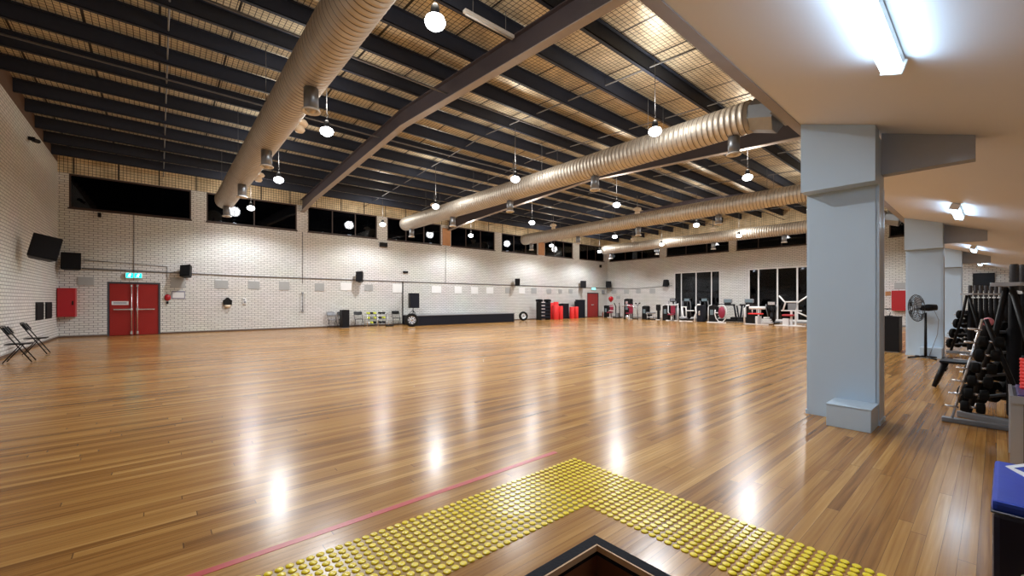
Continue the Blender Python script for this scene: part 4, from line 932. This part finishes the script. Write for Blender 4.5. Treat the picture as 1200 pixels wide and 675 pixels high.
def elliptical(px, X, label, scr='screen', h=1.35):
    return machine('cross_trainer', label, px, X, [
        ('console', 'black', [('B', -0.25, 0.25, -0.08, 0.06, h, h+0.28)]), ('console_screen', scr, [('b', -0.19, 0.19, -0.1, -0.08, h+0.05, h+0.24)]),
        ('mast', 'black', [('t', [(0, 0, h), (0.02, 0.1, 0.8), (0.06, 0.15, 0.15)], 0.07)]),
        ('handle_arm', 'grey', [('t', [(-0.28, -0.15, h+0.08), (-0.3, -0.1, 1.0), (-0.2, 0.05, 0.3)], 0.028)]), ('handle_arm', 'grey', [('t', [(0.28, -0.15, h+0.08), (0.3, -0.1, 1.0), (0.2, 0.05, 0.3)], 0.028)]),
        ('flywheel_cover', 'black', [('l', [(0, -0.09), (0.3, -0.08), (0.33, 0), (0.3, 0.08), (0, 0.09)], T(0.0, 0.2, 0.40, 0, PI/2, 0))]),
        ('base_frame', 'black', [('b', -0.3, 0.3, -0.5, 0.5, 0, 0.08)])], 'cardio machines behind the strength row')
elliptical(789, 30.0, 'cross trainer at the left edge of the left glazed bay', 'grey')
elliptical(805.5, 30.0, 'cross trainer behind the white C-shaped frame')
elliptical(826, 30.0, 'cross trainer between the two towers in the left glazed bay')
elliptical(904.5, 29.2, 'upright bike trainer with pale console in the right glazed bay', 'chrome', 1.12)
# balloon
p = W(716, 350.5, X=29.2); t = thing('balloon', 'shiny red balloon floating above the first machine', 'balloon', p)
MB().lathe([(0, 0.24), (0.1, 0.225), (0.19, 0.14), (0.21, 0.03), (0.18, -0.09), (0.1, -0.19), (0.03, -0.25), (0.025, -0.28), (0, -0.28)], 24).build('balloon_skin', mat('red_balloon', (0.45, 0.01, 0.02), 0.15, noise=0.05), t)
MB().tube([(0, 0, -0.28), (0.03, 0, -0.5), (0.0, 0, -0.75)], 0.006).build('string', M['white'], t)
p = W(706.8, 371.5, X=30.3); t = thing('fire_extinguisher', 'small dull red canister on the floor beside the single red door', 'extinguisher', (30.3, p.y, 0))
MB().lathe([(0, 0), (0.09, 0.0), (0.09, 0.36), (0.05, 0.42), (0.02, 0.44), (0, 0.44)], 18).build('canister', mat('dull_red', (0.25, 0.04, 0.03), 0.5, noise=0.1), t)
MB().box(-0.06, 0.03, -0.02, 0.02, 0.44, 0.49).build('trigger', M['black'], t); MB().box(-0.2, 0.2, -0.15, 0.15, 0, 0.02).build('stand', M['tan'], t)
# ------------------------------------------------------------------ fan by the second column
fx, fy = 14.3, 1.13
t = thing('pedestal_fan', 'black pedestal fan with round wire cage in front of the second column', 'fan', (fx, fy, 0), 0)
for q in range(4):
    a = q*PI/2+0.6; MB().tube([(0, 0, 0.05), (0.36*math.cos(a), 0.36*math.sin(a), 0.015)], 0.018).build('leg', M['black'], t)
MB().tube([(0, 0, 0.03), (0, 0, 1.12)], [0.03, 0.022]).build('pole', M['black'], t)
A = T(0, 0, 1.24, 0, 0, 0) @ Matrix.Rotation(0.42, 4, 'Z') @ Matrix.Rotation(-PI/2-0.05, 4, 'X')   # local z -> hall side
m_ = MB()
R0 = 0.335
for q in range(28):
    a = 2*PI*q/28; c, s_ = math.cos(a), math.sin(a)
    pts_ = [(0.05*c, 0.05*s_, 0.27), (R0*0.6*c, R0*0.6*s_, 0.26), (R0*0.9*c, R0*0.9*s_, 0.22), (R0*c, R0*s_, 0.17), (R0*0.9*c, R0*0.9*s_, 0.11), (R0*0.45*c, R0*0.45*s_, 0.07)]
    m_.tube([A @ Vector(p_) for p_ in pts_], 0.0048, 4)
for r_, z in ((R0, 0.17), (R0*0.75, 0.245), (R0*0.5, 0.265), (R0*0.25, 0.27)):
    m_.tube([A @ Vector((r_*math.cos(2*PI*q/32), r_*math.sin(2*PI*q/32), z)) for q in range(32)], 0.005, 5, closed=True)
m_.build('wire_cage', M['black'], t)
m_ = MB()
m_.lathe([(0.0, 0.13), (0.06, 0.13), (0.06, 0.2), (0, 0.21)], 16, A)
for q in range(3):
    B_ = A @ Matrix.Rotation(2*PI*q/3, 4, 'Z') @ T(0.17, 0, 0.165, 0.45, 0, 0)
    m_.box(-0.12, 0.12, -0.09, 0.09, -0.004, 0.004, 0.002, B_)
m_.build('blade', M['grey'], t)
MB().lathe([(0.0, -0.22), (0.07, -0.2), (0.085, -0.05), (0.06, 0.1), (0, 0.11)], 18, A).build('motor', M['black'], t)
MB().tube([(0.02, -0.14, 1.2), (0.06, -0.22, 0.95), (0.05, -0.2, 0.6), (0.12, -0.12, 0.3), (0.1, -0.05, 0.02)], 0.006, 6).build('power_cord', M['grey'], t)
tag(MB().tube([(14.6, 0.68, 0.012), (14.55, 0.5, 0.01), (14.3, 0.2, 0.01), (13.9, 0.1, 0.01)], 0.008, 6).build('extension_lead', M['white']), 'thin white power lead on the floor right of the fan', 'cord')
# black cabinet behind first column
t = thing('lectern_box', 'waist-high black box beyond the first column, left of the fan', 'box', (15.6, 2.02, 0))
MB().box(-0.3, 0.3, -0.3, 0.3, 0.02, 0.96, 0.01).build('box_body', M['black'], t); MB().box(-0.31, 0.31, -0.31, 0.31, 0.96, 0.98, 0.005).build('box_top', M['blackmat'], t)
MB().box(-0.28, 0.28, -0.28, 0.28, 0, 0.02).build('foot_rail', M['grey'], t)
t = thing('gooseneck_microphone', 'small black angled stand on top of the waist-high black box', 'microphone', (15.6, 1.95, 0.98))
MB().box(-0.06, 0.06, -0.06, 0.06, 0, 0.02, 0.004).build('base', M['black'], t); MB().tube([(0, 0, 0.02), (0, -0.02, 0.1), (0, 0.06, 0.2)], 0.01).build('neck', M['chrome'], t); MB().box(-0.03, 0.03, -0.04, 0.16, 0.19, 0.22, 0.01).build('head', M['black'], t)
# ------------------------------------------------------------------ barbell racks
def barbell_rack(ox, oy, rz, L, nb, label, side):
    t = thing('barbell_rack', label, 'rack', (ox, oy, 0), rz, 'barbell racks under the soffit')
    MB().box(-0.05, 0.05, -0.55, 0.30, 0, 0.07, 0.01).build('foot', M['grey'], t)
    MB().box(L-0.05, L+0.05, -0.55, 0.30, 0, 0.07, 0.01).build('foot', M['grey'], t)
    MB().box(0.05, L-0.05, -0.30, -0.20, 0.02, 0.10, 0.01).build('base_rail', M['grey'], t)
    for x in (0.0, L):
        MB().tube([(x, 0.22, 0.06), (x, 0.0, 0.95), (x, -0.10, 1.56)], 0.03).build('upright', M['black'], t)
        MB().tube([(x, -0.45, 0.06), (x, -0.14, 1.56)], 0.03).build('upright', M['black'], t)
    MB().box(-0.08, L+0.08, -0.03, 0.0, 1.57, 1.61, 0.005).box(-0.08, L+0.08, -0.24, -0.21, 1.57, 1.61, 0.005).box(-0.08, -0.05, -0.21, -0.03, 1.57, 1.61).box(L+0.05, L+0.08, -0.21, -0.03, 1.57, 1.61).build('top_rail', M['steel'], t)
    for z, y in ((0.25, 0.20), (0.52, 0.14), (0.80, 0.06), (1.05, 0.0)):
        MB().box(0, L, y-0.04, y+0.0, z-0.02, z+0.01, 0.004).build('peg_rail', M['grey'], t)
    return t
def along(o, x, y, z=0): 
    return Matrix.Translation(o.location) @ Matrix.Rotation(o.rotation_euler.z, 4, 'Z') @ Vector((x, y, z))
RK = [barbell_rack(7.30, 0.02, -0.40, 2.1, 0, 'large black barbell rack nearest the camera under the soffit', 1),
      barbell_rack(16.2, 0.60, -0.40, 1.8, 0, 'smaller looking barbell rack standing past the fan column', 1)]
BAR0 = None; PLS = {}
where = ['nearest barbell rack', 'farther barbell rack']
for ri, rk in enumerate(RK):
    nbar = 11 if ri == 0 else 8; L = 2.1 if ri == 0 else 1.8
    for q in range(nbar):
        p = along(rk, 0.10+q*(L-0.2)/(nbar-1), -0.12, 0.10)
        lab = 'upright barbell with dark sleeve in the %s, %s from its camera end' % (where[ri], ORD[q])
        if BAR0 is None:
            BAR0 = thing('barbell', lab, 'barbell', p, group='upright barbells in the racks')
            MB().tube([(0, 0, 0), (0, 0, 1.46)], 0.014).build('bar_shaft', M['chrome'], BAR0)
            MB().lathe([(0, 1.42), (0.036, 1.42), (0.038, 1.43), (0.038, 1.70), (0.030, 1.72), (0, 1.72)], 14).build('top_sleeve', M['darkgrip'], BAR0)
            MB().lathe([(0, 0.0), (0.05, 0.0), (0.06, 0.02), (0.06, 0.98), (0.045, 1.0), (0.045, 1.38), (0, 1.39)], 14).build('lower_sleeve', M['blackmat'], BAR0)
        else: dup(BAR0, p, label=lab)
    # plates hung on the sloping front
    for lv, (z, y) in enumerate(((0.26, 0.20), (0.53, 0.14), (0.80, 0.06), (1.04, 0.0))):
        cnt = 8 if ri == 0 else 6
        for q in range(cnt):
            rr = (0.131, 0.131, 0.128, 0.118)[lv]
            xl = 0.10+q*(L-0.2)/(cnt-1)
            pg = MB().tube([(xl, y, z), (xl, y+(0.13 if q % 2 else 0.2), z)], 0.012).build('peg', M['chrome'], rk)
            p = along(rk, xl, y+0.045, z)
            lab = 'black weight plate on the %s, level %s, %s from its camera end' % (where[ri], ('one', 'two', 'three', 'four')[lv], ORD[q])
            kk = lv
            if (kk) not in PLS:
                t = thing('weight_plate', lab, 'weight plate', p, rk.rotation_euler.z, 'weight plates on the racks')
                MB().lathe([(0.022, 0), (rr*0.5, 0.0), (rr*0.6, 0.012), (rr*0.85, 0.012), (rr*0.95, 0.0), (rr, 0.008), (rr, 0.062), (rr*0.95, 0.07), (rr*0.85, 0.058), (rr*0.6, 0.058), (rr*0.5, 0.07), (0.022, 0.07), (0.022, 0)], 22, T(0, 0.07, 0, PI/2), cap=False).build('disc', M['rubber'], t)
                MB().lathe([(0.022, -0.002), (0.034, -0.002), (0.034, 0.072), (0.022, 0.072), (0.022, -0.002)], 16, T(0, 0.07, 0, PI/2), cap=False).build('hub', M['chrome'], t); PLS[kk] = t
            else: dup(PLS[kk], p, rk.rotation_euler.z, label=lab)
p = along(RK[0], 0.0, 0.0, 1.27)
pp = W(1158, 377, X=7.15)
t = thing('dumbbell', 'small pink round dumbbell at the camera end of the nearest rack', 'dumbbell', (7.15, pp.y, pp.z), group=None)
for s_ in (-1, 1): MB().lathe([(0, -0.045), (0.036, -0.035), (0.046, 0), (0.036, 0.035), (0, 0.045)], 18, T(0.09*s_-0.02, 0, 0, 0, PI/2)).build('weight_head', M['pink'], t)
MB().tube([(-0.1, 0, 0), (0.08, 0, 0)], 0.014).build('grip', M['chrome'], t)
# stacked dumbbell ladder in front (left, sloping) of the nearest rack
t = thing('dumbbell_ladder', 'chrome-edged sloping dumbbell ladder at the camera end of the nearest rack', 'rack', (7.0, 0.10, 0))
MB().tube([(0, 0.24, 0.03), (0, 0.0, 1.2)], 0.013).build('rail', M['chrome'], t)
MB().tube([(0, -0.35, 0.03), (0, -0.02, 1.2)], 0.022).build('rail', M['black'], t)
MB().box(-0.05, 0.05, -0.4, 0.32, 0.0, 0.05, 0.01).build('foot', M['grey'], t)
for q in range(7):
    z = 0.18+0.15*q; y = 0.24-0.24*z/1.2
    MB().tube([(-0.02, y-0.02, z), (-0.02, y+0.09, z+0.01)], 0.012).build('hook', M['chrome'], t)
for q in range(6):
    z = 0.2+0.15*q; y = 0.12+0.20-0.22*z/1.2
    lab = 'black dumbbell on the sloping ladder, %s from the floor' % ORD[q]
    d = thing('dumbbell', lab, 'dumbbell', (7.0, y-0.11, z), group='dumbbells on the ladder')
    for s_ in (-1, 1): MB().lathe([(0, 0), (0.055, 0.005), (0.06, 0.02), (0.06, 0.06), (0.05, 0.075), (0, 0.075)], 18, T(0.0, 0.06*s_-0.037, 0, -PI/2)).build('weight_head', M['rubber'], d)
    MB().tube([(0, -0.05, 0), (0, 0.05, 0)], 0.014).build('grip', M['chrome'], d)
# bench
t = thing('exercise_bench', 'low black bench with thick splayed legs beside the nearest rack', 'bench', (9.75, 0.22, 0))
MB().box(-0.22, 0.22, -0.5, 0.38, 0.41, 0.45, 0.015).build('seat', M['black'], t)
for sx in (-1, 1):
    for sy in (-1, 1):
        MB().tube([(sx*0.17, (0.32 if sy > 0 else -0.44), 0.41), (sx*0.22, (0.44 if sy > 0 else -0.56), 0.02)], [0.045, 0.03]).build('leg', M['black'], t)
MB().box(-0.2, 0.2, 0.3, 0.34, 0.28, 0.31).box(-0.2, 0.2, -0.46, -0.42, 0.28, 0.31).build('crossbar', M['black'], t)
# ------------------------------------------------------------------ grey crate and blue block at the right edge
t = thing('grey_crate', 'grey framed crate between the blue block and the nearest rack', 'crate', (5.65, -0.45, 0))
MB().box(-0.35, 0.35, -0.4, 0.37, 0.0, 0.60, 0.012).build('crate_body', M['grey'], t)
MB().box(-0.36, -0.33, 0.31, 0.378, 0.0, 0.62).box(0.33, 0.36, 0.31, 0.378, 0.0, 0.62).box(-0.36, 0.36, 0.36, 0.38, 0.57, 0.63).box(-0.37, -0.35, -0.4, 0.38, 0.57, 0.63).build('crate_edge', M['steel'], t)
MB().box(-0.33, 0.33, -0.38, 0.34, 0.60, 0.64, 0.01).build('cushion_top', M['purple'], t)
t = thing('ribbed_roller', 'upright ribbed red roller standing on the grey crate', 'roller', (5.72, -0.17, 0.64))
prf = [(0, 0)]
for q in range(9): prf += [(0.036, 0.03*q), (0.041, 0.03*q+0.008), (0.041, 0.03*q+0.02), (0.036, 0.03*q+0.026)]
MB().lathe(prf+[(0, 0.27)], 18).build('ribbed_skin', M['red'], t); MB().lathe([(0, 0.27), (0.03, 0.27), (0.03, 0.285), (0, 0.285)], 14).build('end_cap', M['black'], t)
t = thing('plyo_block', 'blue topped padded vinyl block at the right edge with a white chevron', 'padded block', (2.55, 0.012, 0), -0.012)
MB().box(0, 0.66, -0.75, 0, 0, 0.555, 0.02).build('block_body', M['bluedark'], t)
MB().box(0.004, 0.664, -0.752, 0.002, 0.555, 0.60, 0.015).build('top_panel', M['blue'], t)
MB().tube([(0.0, -0.75, 0.556), (0.0, 0.0, 0.556), (0.66, 0.0, 0.556)], 0.006, 6).build('piping', M['bluedark'], t)
# chevron
m_ = MB(); a = W(1178, 546.5, Z=0.6); 
def loc2(px, py):
    p = W(px, py, Z=0.6); q = Matrix.Rotation(0.012, 4, 'Z') @ (p-Vector((2.55, 0.012, 0))); return (q.x, q.y)
c1 = loc2(1178, 546.5); c2 = loc2(1201, 543.5); c3 = loc2(1201, 547); c4 = loc2(1188, 548.8); c5 = loc2(1204, 555.5); c6 = loc2(1204, 561)
m_.prism([c1, c2, c3, c4, c5, c6], 'z', 0.600, 0.602); m_.build('white_chevron', M['white'], t)
MB().lathe([(0, 0), (0.012, 0), (0.012, 0.002), (0, 0.002)], 16, T(-0.001, -0.085, 0.33, 0, -PI/2)).build('white_mark', M['white'], t)
# ------------------------------------------------------------------ world, camera
w = bpy.data.worlds.new('World'); bpy.context.scene.world = w; w.use_nodes = True
w.node_tree.nodes['Background'].inputs[0].default_value = (0.02, 0.025, 0.04, 1); w.node_tree.nodes['Background'].inputs[1].default_value = 0.3
cam = bpy.data.cameras.new('camera'); co = bpy.data.objects.new('camera', cam); C.objects.link(co)
co.location = (0, 0, EYE); co.rotation_euler = (PI/2, 0, -math.radians(40.5))
cam.sensor_width = 36; cam.lens = 36*F/1200; cam.shift_y = 15.5/1200; cam.clip_start = 0.02; cam.clip_end = 200
bpy.context.scene.camera = co
sc = bpy.context.scene
sc.view_settings.view_transform = 'Standard'; sc.view_settings.look = 'None'; sc.view_settings.exposure = 0.42
